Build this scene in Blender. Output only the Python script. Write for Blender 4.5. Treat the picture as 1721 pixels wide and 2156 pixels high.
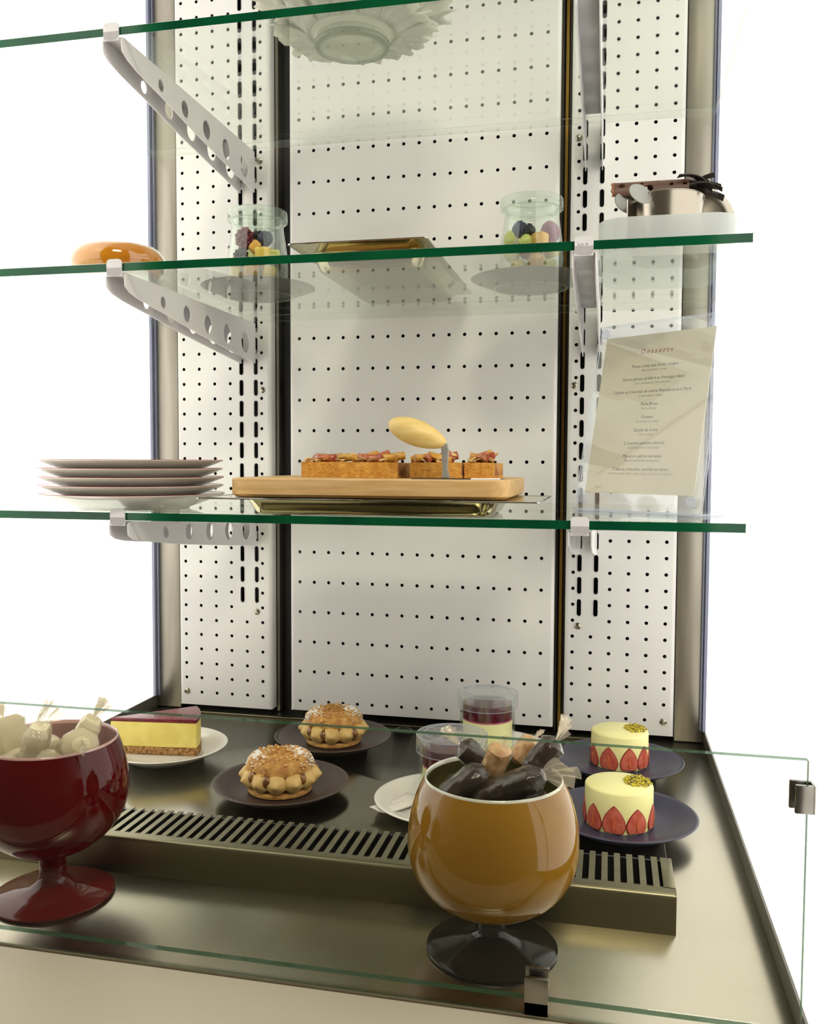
import bpy, bmesh, math, random
from mathutils import Vector, Matrix, noise

SC = bpy.context.scene
COL = SC.collection
for _o in list(bpy.data.objects):
    bpy.data.objects.remove(_o)

# ------------------------------------------------------------------ camera
YAW, PITCH, ROLL, FPX = 0.21911, 0.05543, 0.004337, 1903.62
_f = Vector((-math.sin(YAW) * math.cos(PITCH), math.cos(YAW) * math.cos(PITCH), -math.sin(PITCH)))
_r = Vector((math.cos(YAW), math.sin(YAW), 0))
_u = _r.cross(_f)
_r2 = math.cos(ROLL) * _r + math.sin(ROLL) * _u
_u2 = -math.sin(ROLL) * _r + math.cos(ROLL) * _u
cd = bpy.data.cameras.new('camera')
cam = bpy.data.objects.new('camera', cd)
COL.objects.link(cam)
cd.sensor_fit = 'HORIZONTAL'
cd.sensor_width = 36.0
cd.lens = 36.0 * FPX / 1721.0
cd.clip_start = 0.02
cam.matrix_world = Matrix(((_r2.x, _u2.x, -_f.x, 0.4620), (_r2.y, _u2.y, -_f.y, -1.3139),
                           (_r2.z, _u2.z, -_f.z, 0.3693), (0, 0, 0, 1)))
SC.camera = cam

# ------------------------------------------------------------------ light
w = bpy.data.worlds.new('world')
SC.world = w
w.use_nodes = True
w.node_tree.nodes['Background'].inputs[0].default_value = (1.0, 0.88, 0.66, 1)
w.node_tree.nodes['Background'].inputs[1].default_value = 0.10


def area(name, loc, target, sx, sy, power, col):
    ld = bpy.data.lights.new(name, 'AREA')
    ld.shape = 'RECTANGLE'
    ld.size, ld.size_y, ld.energy, ld.color = sx, sy, power, col
    lo = bpy.data.objects.new(name, ld)
    COL.objects.link(lo)
    lo.location = loc
    lo.rotation_euler = (Vector(target) - Vector(loc)).to_track_quat('-Z', 'Y').to_euler()
    return lo


area('room_ceiling_light', (0.9, -2.3, 2.5), (0.2, -0.3, 0.3), 0.9, 0.35, 32, (1.0, 0.91, 0.74))
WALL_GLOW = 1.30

SC.view_settings.view_transform = 'Standard'
SC.view_settings.look = 'None'
SC.view_settings.gamma = 1.0
SC.view_settings.use_curve_mapping = False
SC.view_settings.exposure = 0.22
SC.cycles.transparent_max_bounces = 20
SC.cycles.use_light_tree = False
SC.cycles.adaptive_threshold = 0.2
SC.cycles.max_bounces = 5
SC.cycles.diffuse_bounces = 2
SC.cycles.glossy_bounces = 3
SC.cycles.transmission_bounces = 4
SC.cycles.sample_clamp_indirect = 6.0


# ------------------------------------------------------------------ materials
def S(r, g, b):
    def c(v):
        v /= 255.0
        return v / 12.92 if v <= 0.04045 else ((v + 0.055) / 1.055) ** 2.4
    return (c(r), c(g), c(b), 1.0)


def mat(name, col, rough=0.5, metal=0.0, col2=None, vs=40.0, detail=2.0, lo=0.35, hi=0.65, bump=0.0, bs=200.0,
        coat=0.0, spec=0.5, sss=0.0, stretch=None, emit=None, alpha=None, rvar=0.0):
    m = bpy.data.materials.new(name)
    m.use_nodes = True
    nt = m.node_tree
    b = nt.nodes['Principled BSDF']
    b.inputs['Base Color'].default_value = col
    b.inputs['Roughness'].default_value = rough
    b.inputs['Metallic'].default_value = metal
    b.inputs['Specular IOR Level'].default_value = spec
    b.inputs['Coat Weight'].default_value = coat
    b.inputs['Coat Roughness'].default_value = 0.03
    tc = nt.nodes.new('ShaderNodeTexCoord')
    src = tc.outputs['Object']
    if stretch:
        mp = nt.nodes.new('ShaderNodeMapping')
        mp.inputs['Scale'].default_value = stretch
        nt.links.new(src, mp.inputs['Vector'])
        src = mp.outputs['Vector']
    n = nt.nodes.new('ShaderNodeTexNoise')
    n.inputs['Scale'].default_value = vs
    n.inputs['Detail'].default_value = detail
    nt.links.new(src, n.inputs['Vector'])
    r = nt.nodes.new('ShaderNodeValToRGB')
    c2 = col2 if col2 else tuple(min(1, x * 0.93) for x in col[:3]) + (1,)
    r.color_ramp.elements[0].position = lo
    r.color_ramp.elements[0].color = col
    r.color_ramp.elements[1].position = hi
    r.color_ramp.elements[1].color = c2
    nt.links.new(n.outputs['Fac'], r.inputs['Fac'])
    nt.links.new(r.outputs['Color'], b.inputs['Base Color'])
    if rvar:
        mr = nt.nodes.new('ShaderNodeMapRange')
        mr.inputs['To Min'].default_value = max(0.02, rough - rvar)
        mr.inputs['To Max'].default_value = rough + rvar
        nt.links.new(n.outputs['Fac'], mr.inputs['Value'])
        nt.links.new(mr.outputs['Result'], b.inputs['Roughness'])
    if bump:
        n2 = nt.nodes.new('ShaderNodeTexNoise')
        n2.inputs['Scale'].default_value = bs
        n2.inputs['Detail'].default_value = 1.5
        nt.links.new(src, n2.inputs['Vector'])
        bp = nt.nodes.new('ShaderNodeBump')
        bp.inputs['Strength'].default_value = bump
        bp.inputs['Distance'].default_value = 0.002
        nt.links.new(n2.outputs['Fac'], bp.inputs['Height'])
        nt.links.new(bp.outputs['Normal'], b.inputs['Normal'])
    if emit:
        b.inputs['Emission Color'].default_value = emit[0]
        b.inputs['Emission Strength'].default_value = emit[1]
    return m


def glass(name, tint, milk=0.0, milkcol=(0.85, 0.87, 0.84, 1), rough=0.0, ior=1.45, bump=0.0, bs=150.0):
    """architectural glass: straight transmission with a tint, Fresnel reflection, optional milkiness"""
    m = bpy.data.materials.new(name)
    m.use_nodes = True
    nt = m.node_tree
    nt.nodes.remove(nt.nodes['Principled BSDF'])
    out = nt.nodes['Material Output']
    ge = nt.nodes.new('ShaderNodeNewGeometry')
    mx = nt.nodes.new('ShaderNodeMix')
    mx.inputs['A'].default_value = ior
    mx.inputs['B'].default_value = 1.0 / ior
    nt.links.new(ge.outputs['Backfacing'], mx.inputs['Factor'])
    fr = nt.nodes.new('ShaderNodeFresnel')
    nt.links.new(mx.outputs['Result'], fr.inputs['IOR'])
    tr = nt.nodes.new('ShaderNodeBsdfTransparent')
    tr.inputs['Color'].default_value = tint
    gl = nt.nodes.new('ShaderNodeBsdfGlossy')
    gl.inputs['Roughness'].default_value = rough
    gl.inputs['Color'].default_value = (0.95, 0.97, 0.95, 1)
    if bump:
        tc = nt.nodes.new('ShaderNodeTexCoord')
        n2 = nt.nodes.new('ShaderNodeTexNoise')
        n2.inputs['Scale'].default_value = bs
        nt.links.new(tc.outputs['Object'], n2.inputs['Vector'])
        bp = nt.nodes.new('ShaderNodeBump')
        bp.inputs['Strength'].default_value = bump
        bp.inputs['Distance'].default_value = 0.003
        nt.links.new(n2.outputs['Fac'], bp.inputs['Height'])
        nt.links.new(bp.outputs['Normal'], fr.inputs['Normal'])
        nt.links.new(bp.outputs['Normal'], gl.inputs['Normal'])
    ms = nt.nodes.new('ShaderNodeMixShader')
    nt.links.new(fr.outputs['Fac'], ms.inputs['Fac'])
    nt.links.new(tr.outputs['BSDF'], ms.inputs[1])
    nt.links.new(gl.outputs['BSDF'], ms.inputs[2])
    last = ms
    if milk:
        df = nt.nodes.new('ShaderNodeBsdfDiffuse')
        df.inputs['Color'].default_value = milkcol
        tl = nt.nodes.new('ShaderNodeBsdfTranslucent')
        tl.inputs['Color'].default_value = milkcol
        m1 = nt.nodes.new('ShaderNodeMixShader')
        m1.inputs['Fac'].default_value = 0.5
        nt.links.new(df.outputs['BSDF'], m1.inputs[1])
        nt.links.new(tl.outputs['BSDF'], m1.inputs[2])
        m2 = nt.nodes.new('ShaderNodeMixShader')
        m2.inputs['Fac'].default_value = milk
        nt.links.new(last.outputs['Shader'], m2.inputs[1])
        nt.links.new(m1.outputs['Shader'], m2.inputs[2])
        last = m2
    nt.links.new(last.outputs['Shader'], out.inputs['Surface'])
    return m


MT = {}
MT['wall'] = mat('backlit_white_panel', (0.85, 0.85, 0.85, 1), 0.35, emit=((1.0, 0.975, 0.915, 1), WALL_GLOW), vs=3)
MT['panel'] = mat('white_powder_coat', S(236, 233, 230), 0.38, col2=S(231, 228, 225), vs=8, bump=0.03, bs=900)
MT['bracket'] = mat('white_bracket_paint', S(228, 225, 226), 0.35, col2=S(222, 219, 220), vs=10)
MT['black'] = mat('black_recess', S(14, 14, 17), 0.5, vs=10)
MT['darkmetal'] = mat('dark_metal', S(70, 66, 58), 0.35, 0.8, col2=S(50, 47, 42), vs=14, stretch=(1, 1, 0.1))
MT['brass'] = mat('brass_strip', S(150, 118, 55), 0.35, 0.9, col2=S(95, 72, 32), vs=16, stretch=(1, 1, 0.15))
MT['steel'] = mat('brushed_steel_upright', S(168, 162, 150), 0.36, 0.85, col2=S(128, 122, 110), vs=5, stretch=(6, 6, 0.5), bump=0.02, bs=400)
MT['deck'] = mat('brushed_steel_deck', S(172, 166, 148), 0.27, 1.0, col2=S(168, 162, 144), vs=4, stretch=(0.5, 2, 1), rvar=0.02)
MT['deckdark'] = mat('dark_steel_tray', S(138, 134, 118), 0.20, 1.0, col2=S(135, 131, 115), vs=4, stretch=(0.5, 2, 1))
MT['grille'] = mat('grille_steel', S(142, 135, 108), 0.34, 1.0, col2=S(134, 127, 100), vs=9, stretch=(1, 8, 1))
MT['rail'] = mat('grey_rail', S(128, 126, 118), 0.4, 0.7, col2=S(108, 106, 98), vs=6)
MT['blue'] = mat('blue_grey_profile', S(156, 159, 180), 0.4, 0.2, col2=S(132, 136, 160), vs=3)
MT['ledge'] = mat('cream_counter', S(196, 187, 166), 0.50, col2=S(190, 181, 160), vs=4)
MT['glass'] = glass('shelf_glass', (0.915, 0.938, 0.912, 1))
MT['glassclear'] = glass('guard_glass', (0.985, 0.992, 0.985, 1), ior=1.24)
MT['greenedge'] = mat('green_glass_edge', S(2, 84, 48), 0.12, col2=S(0, 62, 38), vs=9, stretch=(1.5, 1, 1), spec=0.35)
MT['paleedge'] = glass('pale_glass_edge', (0.62, 0.72, 0.66, 1), milk=0.55, milkcol=S(120, 140, 130))
MT['guardedge'] = glass('guard_glass_edge', (0.35, 0.5, 0.4, 1), milk=0.6, milkcol=S(70, 104, 76))
MT['arris'] = glass('ground_glass_arris', (0.8, 0.86, 0.83, 1), milk=0.35, milkcol=S(200, 210, 205))
MT['jar'] = glass('jar_glass', (0.955, 0.975, 0.955, 1), rough=0.01)
MT['jarlid'] = glass('green_jar_lid_glass', (0.92, 0.96, 0.93, 1), milk=0.035, milkcol=S(190, 215, 195), rough=0.02)
MT['acrylic'] = glass('clear_acrylic', (0.975, 0.98, 0.985, 1), milk=0.03, milkcol=S(235, 236, 240))
MT['acrylicedge'] = glass('acrylic_edge', (0.85, 0.87, 0.93, 1), milk=0.35, milkcol=S(225, 228, 240))
MT['film'] = glass('cellophane', (0.96, 0.955, 0.93, 1), milk=0.04, milkcol=S(240, 228, 205), rough=0.10, ior=1.18, bump=0.6, bs=120)
MT['filmtwist'] = glass('gathered_cellophane', (0.95, 0.945, 0.92, 1), milk=0.30, milkcol=S(244, 232, 210), rough=0.10, bump=0.6, bs=120)
MT['filmwhite'] = glass('milky_cellophane', (0.95, 0.94, 0.9, 1), milk=0.50, milkcol=S(240, 232, 212), rough=0.15, bump=0.6, bs=120)
MT['chrome'] = mat('polished_chrome', S(205, 203, 198), 0.08, 1.0, vs=5)
MT['clip'] = mat('satin_nickel', S(150, 146, 138), 0.25, 1.0, col2=S(130, 126, 118), vs=40)
MT['tray'] = mat('warm_polished_steel', S(205, 195, 158), 0.10, 1.0, col2=S(190, 178, 138), vs=5)
MT['screw'] = mat('screw_steel', S(170, 165, 150), 0.25, 1.0, vs=50)


MT['tabink'] = mat('pencil_grey', S(120, 116, 112), 0.7)


# ------------------------------------------------------------------ builders
class B:
    def __init__(s):
        s.bm = bmesh.new()
        s.mi = 0

    def _f(s, vs):
        try:
            f = s.bm.faces.new(vs)
            f.material_index = s.mi
            return f
        except ValueError:
            return None

    def box(s, c, d, rot=None):
        c = Vector(c)
        vs = []
        for z in (-1, 1):
            for y in (-1, 1):
                for x in (-1, 1):
                    v = Vector((x * d[0] / 2, y * d[1] / 2, z * d[2] / 2))
                    if rot:
                        v = rot @ v
                    vs.append(s.bm.verts.new(c + v))
        for q in ((0, 2, 3, 1), (4, 5, 7, 6), (0, 1, 5, 4), (2, 6, 7, 3), (0, 4, 6, 2), (1, 3, 7, 5)):
            s._f([vs[i] for i in q])
        return s

    def b2(s, a, b):
        return s.box([(a[i] + b[i]) / 2 for i in range(3)], [abs(b[i] - a[i]) for i in range(3)])

    def loft(s, rings, cap0=False, cap1=False, close=True):
        R = [[s.bm.verts.new(p) for p in r] for r in rings]
        for a, b in zip(R, R[1:]):
            n = len(a)
            for i in range(n if close else n - 1):
                j = (i + 1) % n
                s._f((a[i], a[j], b[j], b[i]))
        if cap0:
            s._f(list(reversed(R[0])))
        if cap1:
            s._f(R[-1])
        return s

    def lathe(s, prof, n=40, c=(0, 0, 0), M=None, wob=None):
        prev = None
        c = Vector(c)
        for k, (r, z) in enumerate(prof):
            if r < 1e-6:
                p = Vector((0, 0, z))
                ring = [s.bm.verts.new(c + (M @ p if M else p))]
            else:
                ring = []
                for i in range(n):
                    a = 2 * math.pi * i / n
                    rr = r * (wob(a, z) if wob else 1)
                    p = Vector((rr * math.cos(a), rr * math.sin(a), z))
                    ring.append(s.bm.verts.new(c + (M @ p if M else p)))
            if prev:
                for i in range(n):
                    j = (i + 1) % n
                    if len(prev) == 1 and len(ring) > 1:
                        s._f((prev[0], ring[j], ring[i]))
                    elif len(ring) == 1 and len(prev) > 1:
                        s._f((prev[i], prev[j], ring[0]))
                    elif len(ring) > 1:
                        s._f((prev[i], prev[j], ring[j], ring[i]))
            prev = ring
        return s

    def tube(s, pts, rad, n=8, cap=True):
        pts = [Vector(p) for p in pts]
        rs = rad if isinstance(rad, (list, tuple)) else [rad] * len(pts)
        rings = []
        ref = None
        for i, p in enumerate(pts):
            t = (pts[min(i + 1, len(pts) - 1)] - pts[max(i - 1, 0)]).normalized()
            if ref is None:
                ref = Vector((0, 0, 1)) if abs(t.z) < 0.9 else Vector((1, 0, 0))
            u = (ref - t * ref.dot(t)).normalized()
            ref = u
            v = t.cross(u)
            rings.append([p + (u * math.cos(2 * math.pi * k / n) + v * math.sin(2 * math.pi * k / n)) * rs[i] for k in range(n)])
        return s.loft(rings, cap, cap)

    def blob(s, c, r, sub=2, amp=0.0, freq=40.0, seed=0.0, rot=None, tint=None):
        ret = bmesh.ops.create_icosphere(s.bm, subdivisions=sub, radius=1.0)
        c = Vector(c)
        sd = Vector((seed * 13.1, seed * 7.7, seed * 3.3))
        for v in ret['verts']:
            d = v.co.normalized()
            k = 1.0 + amp * noise.noise(d * freq + sd)
            p = Vector((d.x * r[0], d.y * r[1], d.z * r[2])) * k
            if rot:
                p = rot @ p
            v.co = c + p
        for v in ret['verts']:
            for f in v.link_faces:
                f.material_index = s.mi
        return s

    def done(s, name, m, parent=None, loc=(0, 0, 0), rotz=0, smooth=40, bevel=0, seg=2, bang=30):
        bm = s.bm
        bmesh.ops.recalc_face_normals(bm, faces=bm.faces[:])
        if bevel:
            es = [e for e in bm.edges if len(e.link_faces) == 2 and e.calc_face_angle(0) > math.radians(bang)]
            bmesh.ops.bevel(bm, geom=es, offset=bevel, segments=seg, profile=0.5, affect='EDGES', clamp_overlap=True)
        me = bpy.data.meshes.new(name)
        bm.to_mesh(me)
        bm.free()
        return link(name, me, m, parent, loc, rotz, smooth)


def link(name, me, m, parent=None, loc=(0, 0, 0), rotz=0, smooth=40):
    for x in (m if isinstance(m, (list, tuple)) else [m]):
        me.materials.append(MT[x] if isinstance(x, str) else x)
    if smooth:
        me.shade_smooth()
        me.set_sharp_from_angle(angle=math.radians(smooth))
    o = bpy.data.objects.new(name, me)
    COL.objects.link(o)
    o.location = loc
    o.rotation_euler = (0, 0, rotz)
    if parent:
        o.parent = parent
    return o


def tag(o, label, cat, group=None):
    o['label'] = label
    o['category'] = cat
    if group:
        o['group'] = group
    return o


def thing(name, label, cat, loc=(0, 0, 0), rotz=0, group=None):
    o = bpy.data.objects.new(name, None)
    o.empty_display_size = 0.02
    COL.objects.link(o)
    o.location = loc
    o.rotation_euler = (0, 0, rotz)
    return tag(o, label, cat, group)


def struct(o, label=None):
    o['kind'] = 'structure'
    if label:
        o['label'] = label
    return o


def stuff(o):
    o['kind'] = 'stuff'
    return o


def copy_tree(o, parent=None):
    c = o.copy()
    COL.objects.link(c)
    c.parent = parent
    for ch in [x for x in bpy.data.objects if x.parent == o and x != c]:
        copy_tree(ch, c)
    return c


def circ(cx, cy, r, n=12):
    return [(cx + r * math.cos(2 * math.pi * i / n), cy + r * math.sin(2 * math.pi * i / n)) for i in range(n)]


def slot(cx, cy, w, h, n=5):
    r = w / 2
    p = []
    for k in range(n + 1):
        a = math.pi * k / n
        p.append((cx + r * math.cos(a), cy + h / 2 - r + r * math.sin(a)))
    for k in range(n + 1):
        a = math.pi + math.pi * k / n
        p.append((cx + r * math.cos(a), cy - h / 2 + r + r * math.sin(a)))
    return p


def rrect(w, h, r, z, n=6, cx=0, cy=0):
    p = []
    for sx, sy, a0 in ((1, 1, 0), (-1, 1, 90), (-1, -1, 180), (1, -1, 270)):
        for k in range(n + 1):
            a = math.radians(a0 + 90 * k / n)
            p.append(Vector((cx + sx * (w / 2 - r) + r * math.cos(a), cy + sy * (h / 2 - r) + r * math.sin(a), z)))
    return p


def sheet(outer, holes, t, M):
    """flat sheet with real openings: filled curve turned into a mesh, XY -> M"""
    cu = bpy.data.curves.new('tmp', 'CURVE')
    cu.dimensions = '2D'
    cu.fill_mode = 'BOTH'
    cu.extrude = t * 500
    for lp in [outer] + holes:
        sp = cu.splines.new('POLY')
        sp.points.add(len(lp) - 1)
        for i, p in enumerate(lp):
            sp.points[i].co = (p[0] * 1000, p[1] * 1000, 0, 1)
        sp.use_cyclic_u = True
    o = bpy.data.objects.new('tmp', cu)
    COL.objects.link(o)
    dg = bpy.context.evaluated_depsgraph_get()
    me = bpy.data.meshes.new_from_object(o.evaluated_get(dg))
    bpy.data.objects.remove(o)
    bpy.data.curves.remove(cu)
    me.transform(M @ Matrix.Scale(0.001, 4))
    me.materials.clear()
    return me


XZ = Matrix(((1, 0, 0, 0), (0, 0, -1, 0), (0, 1, 0, 0), (0, 0, 0, 1)))   # sheet XY -> world XZ
YZ = Matrix(((0, 0, 1, 0), (1, 0, 0, 0), (0, 1, 0, 0), (0, 0, 0, 1)))    # sheet XY -> world YZ


def join_me(name, mes):
    bm = bmesh.new()
    for me in mes:
        bm.from_mesh(me)
    out = bpy.data.meshes.new(name)
    bm.to_mesh(out)
    bm.free()
    return out


# ================================================================== SETTING
XL, XR = -0.245, 0.598          # inner faces of the lit side walls
ZD = -0.025                     # deck level
PIT = 0.0231
PC, PS = 0.02296, 0.02573

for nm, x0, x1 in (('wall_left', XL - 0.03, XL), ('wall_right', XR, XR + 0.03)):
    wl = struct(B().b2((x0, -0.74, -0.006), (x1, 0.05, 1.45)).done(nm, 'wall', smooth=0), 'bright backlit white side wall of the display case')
    sg = 1 if nm == 'wall_left' else -1
    xi = x1 if sg > 0 else x0
    B().b2((xi - sg * 0.03, -0.74, -0.026), (xi + sg * 0.002, 0.03, -0.006)).done('base_rail', 'rail', wl, smooth=0)
    B().b2((xi, -0.010, -0.006), (xi + sg * 0.004, 0.004, 1.45)).b2((xi + sg * 0.005, -0.004, -0.006), (xi + sg * 0.0075, 0.004, 1.45)).done('edge_profile', 'blue', wl, smooth=0)

back = struct(B().b2((-0.275, 0.030, -0.03), (0.628, 0.045, 1.45)).done('wall_back', 'black', smooth=0), 'black back wall carrying white perforated panels')
B().b2((XL + 0.002, 0.000, -0.024), (-0.2022, 0.030, 1.45)).done('steel_upright', 'steel', back, bevel=0.001)
B().b2((0.5562, 0.000, -0.024), (XR - 0.002, 0.030, 1.45)).done('steel_upright', 'steel', back, bevel=0.001)
B().b2((-0.0445, 0.016, -0.024), (-0.0405, 0.030, 1.45)).done('trim_strip', 'steel', back, smooth=0)
B().b2((0.3868, 0.012, -0.024), (0.3895, 0.030, 1.45)).b2((0.398, 0.010, -0.024), (0.4005, 0.030, 1.45)).done('trim_strip', 'darkmetal', back, smooth=0)
B().b2((0.3925, 0.010, -0.024), (0.3965, 0.030, 1.45)).done('trim_strip', 'brass', back, smooth=0)

struct(B().b2((-0.275, -0.74, 1.45), (0.628, 0.05, 1.47)).done('ceiling', 'panel', smooth=0), 'unseen white roof of the display case, kept for fill light')  # unseen roof, kept for the fill it reflects down from the lit walls
YP = -0.004
ZT = 1.25


def folded(x0, x1, z0, r=0.005, dep=0.020):
    """side returns of a folded sheet-steel panel"""
    b = B()
    for sx, xe in ((-1, x0), (1, x1)):
        prof = []
        for k in range(6):
            a = math.pi / 2 * k / 5
            prof.append((xe - sx * r + sx * r * math.sin(a), YP + r - r * math.cos(a)))
        prof.append((xe, YP + dep))
        b.loft([[(x, y, z0) for x, y in prof], [(x, y, ZT) for x, y in prof]], close=False)
    b.loft([[(x0, YP, z0), (x0, YP + dep, z0)], [(x1, YP, z0), (x1, YP + dep, z0)]], close=False)
    me = bpy.data.meshes.new('fold')
    b.bm.to_mesh(me)
    b.bm.free()
    return me, (x0 + r, x1 - r)


def punched(bm, xa, xb, za, zb, hs):
    """one vertical strip of sheet steel from za to zb with real openings hs = [(z centre, outline)]"""
    hs = sorted(hs, key=lambda h: h[0])
    cuts = [za] + [(p[0] + q[0]) / 2 for p, q in zip(hs, hs[1:])] + [zb]
    V = lambda x, z, y=YP: bm.verts.new((x, y, z))
    if not hs:
        bm.faces.new([V(xa, za), V(xb, za), V(xb, zb), V(xa, zb)])
    for (zc, hl), z0, z1 in zip(hs, cuts, cuts[1:]):
        cx = sum(p[0] for p in hl) / len(hl)
        cz = sum(p[1] for p in hl) / len(hl)
        cor = sorted((math.atan2(z - cz, x - cx), x, z) for x in (xa, xb) for z in (z0, z1))
        hl = sorted(hl, key=lambda p: math.atan2(p[1] - cz, p[0] - cx))
        out = []
        for x, z in hl:
            dx, dz = x - cx, z - cz
            k = min((((xb if dx > 0 else xa) - cx) / dx) if abs(dx) > 1e-9 else 1e9, (((z1 if dz > 0 else z0) - cz) / dz) if abs(dz) > 1e-9 else 1e9)
            out.append((cx + dx * k, cz + dz * k, math.atan2(dz, dx)))
        hv = [V(x, z) for x, z in hl]
        hb = [V(x, z, YP + 0.0014) for x, z in hl]
        ov = [V(x, z) for x, z, _ in out]
        n = len(hl)
        for i in range(n):
            j = (i + 1) % n
            a0, a1 = out[i][2], out[j][2]
            if a1 < a0:
                a1 += 2 * math.pi
            cc = [V(x, z) for a, x, z in sorted((a if a > a0 else a + 2 * math.pi, x, z) for a, x, z in cor) if a0 + 1e-7 < a < a1 - 1e-7]
            bm.faces.new([hv[i], ov[i]] + cc + [ov[j], hv[j]])
            bm.faces.new([hv[j], hb[j], hb[i], hv[i]])


def panel(x0, x1, z0, zones):
    """zones: [(za, zb, [(x centre, [(z, outline)])])]"""
    fm, (a, c) = folded(x0, x1, z0)
    bm = bmesh.new()
    bm.from_mesh(fm)
    for za, zb, strips in zones:
        xs = [st[0] for st in strips]
        bx = [a] + [(p + q) / 2 for p, q in zip(xs, xs[1:])] + [c]
        for (xc, hs), xa, xb in zip(strips, bx, bx[1:]):
            punched(bm, xa, xb, za, zb, hs)
    bmesh.ops.recalc_face_normals(bm, faces=bm.faces[:])
    me = bpy.data.meshes.new('perforated_panel')
    bm.to_mesh(me)
    bm.free()
    return link('perforated_panel', me, 'panel', back, smooth=35)


def screw(parent, x, z, r=0.0050):
    b = B()
    b.lathe([(r, 0), (r * 0.95, 0.0012), (r * 0.55, 0.0024), (0, 0.0027)], 16, (x, YP, z), Matrix.Rotation(math.radians(90), 3, 'X'))
    b.box((x, YP - 0.0026, z), (r * 1.5, 0.0008, r * 0.28), Matrix.Rotation(0.6, 3, 'Y'))
    return b.done('screw', 'screw', parent)


# centre panel
panel(-0.0155, 0.3860, -0.0145, [(-0.0145, ZT, [(c * PC, [(r * 2 * PIT, circ(c * PC, r * 2 * PIT, 0.0026)) for r in range(27)]) for c in range(17)])])

# slot spacing of the upright strips
SP = PIT * 1.385


def side_panel(x0, x1, cols, slots, zoff, near, lastslot, screws):
    zs = zoff + 5.5 * PIT
    low, high = [], []
    for i, cx in enumerate(cols):
        zz_ = [zoff + r * PIT for r in range(53)]
        low.append((cx, [(z, circ(cx, z, 0.0026)) for r, z in enumerate(zz_) if z < zs and (i, r) not in near[2]]))
        if i != near[1]:
            high.append((cx, [(z, circ(cx, z, 0.0026)) for z in zz_ if zs < z < ZT - 0.01]))
    k = 0
    while lastslot + k * SP < ZT - 0.02:
        k += 1
    for sx in slots:
        high.append((sx, [(lastslot + q * SP, slot(sx, lastslot + q * SP, 0.0062, 0.0245)) for q in range(k)]))
    high.sort(key=lambda e: e[0])
    p = panel(x0, x1, -0.0168, [(-0.0168, zs, low), (zs, ZT, high)])
    # pressed rims and dark strip behind each slot
    b = B()
    for k2 in range(k):
        for sx in slots:
            o_ = slot(sx, lastslot + k2 * SP, 0.0078, 0.0262)
            i_ = slot(sx, lastslot + k2 * SP, 0.0060, 0.0243)
            b.loft([[(x, YP - 0.0001, z) for x, z in o_], [(x, YP - 0.0007, z) for x, z in slot(sx, lastslot + k2 * SP, 0.0070, 0.0253)],
                    [(x, YP + 0.0006, z) for x, z in i_]])
    b.done('slot_rims', 'bracket', p)
    for sx, sz in screws:
        screw(p, sx, sz)
    return p


cl = [-0.18975 + i * PS for i in range(6)]
side_panel(-0.2015, -0.0462, cl, (-0.0941, -0.0705), 0.00335, (0, 4, {(0, 0)}), 0.1618, [(-0.1888, 0.0045), (-0.0705, 0.1360), (-0.0605, 0.4780), (-0.0625, 0.8220)])
cr = [0.41254 + i * PS for i in range(6)]
side_panel(0.4016, 0.5550, cr, (0.4213, 0.4446), 0.00437, (0, 1, {(5, 0)}), 0.1616, [(0.5412, 0.0035), (0.4205, 0.1350), (0.4105, 0.4784), (0.4120, 0.8220)])

# deck
fl = struct(B().b2((-0.275, -0.6840, ZD - 0.02), (0.628, 0.030, ZD)).done('floor', 'deck', bevel=0.001), 'brushed steel deck of the display case')
ld = struct(B().b2((-0.60, -0.800, -0.30), (0.95, -0.6846, ZD - 0.0008)).done('trim_1', 'ledge', bevel=0.004, seg=3), 'cream counter ledge in front of the glass guard')

# ================================================================== GLASS SHELVES AND BRACKETS
SZ = {1: 0.8465, 2: 0.5900, 3: 0.3110}
SX0, SX1, SY0, SY1, STH = -0.2380, 0.5925, -0.3850, -0.0120, 0.0100
slab = {1: ('top glass shelf with dark green front edge, the one carrying the white ruffled bowl'),
        2: ('middle glass shelf with dark green front edge, carrying the two lidded fruit jars'),
        3: ('lowest glass shelf with dark green front edge, carrying plate stack, cutting board and menu')}
for k in (1, 2, 3):
    b = B()
    ins = 0.0012
    b.box((0, 0, STH / 2), (SX1 - SX0, SY1 - SY0, STH))
    s_ = b.done('glass_shelf', ['glass', 'greenedge', 'arris'], None, ((SX0 + SX1) / 2, (SY0 + SY1) / 2, SZ[k] - STH), smooth=0, bevel=0.0006, seg=1)
    for p in s_.data.polygons:
        n = p.normal
        if n.y < -0.8:
            p.material_index = 1
        elif max(abs(n.x), abs(n.y), abs(n.z)) < 0.9 and n.y > -0.5:
            p.material_index = 2
    tag(s_, slab[k], 'shelf', 'glass shelves')

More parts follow.
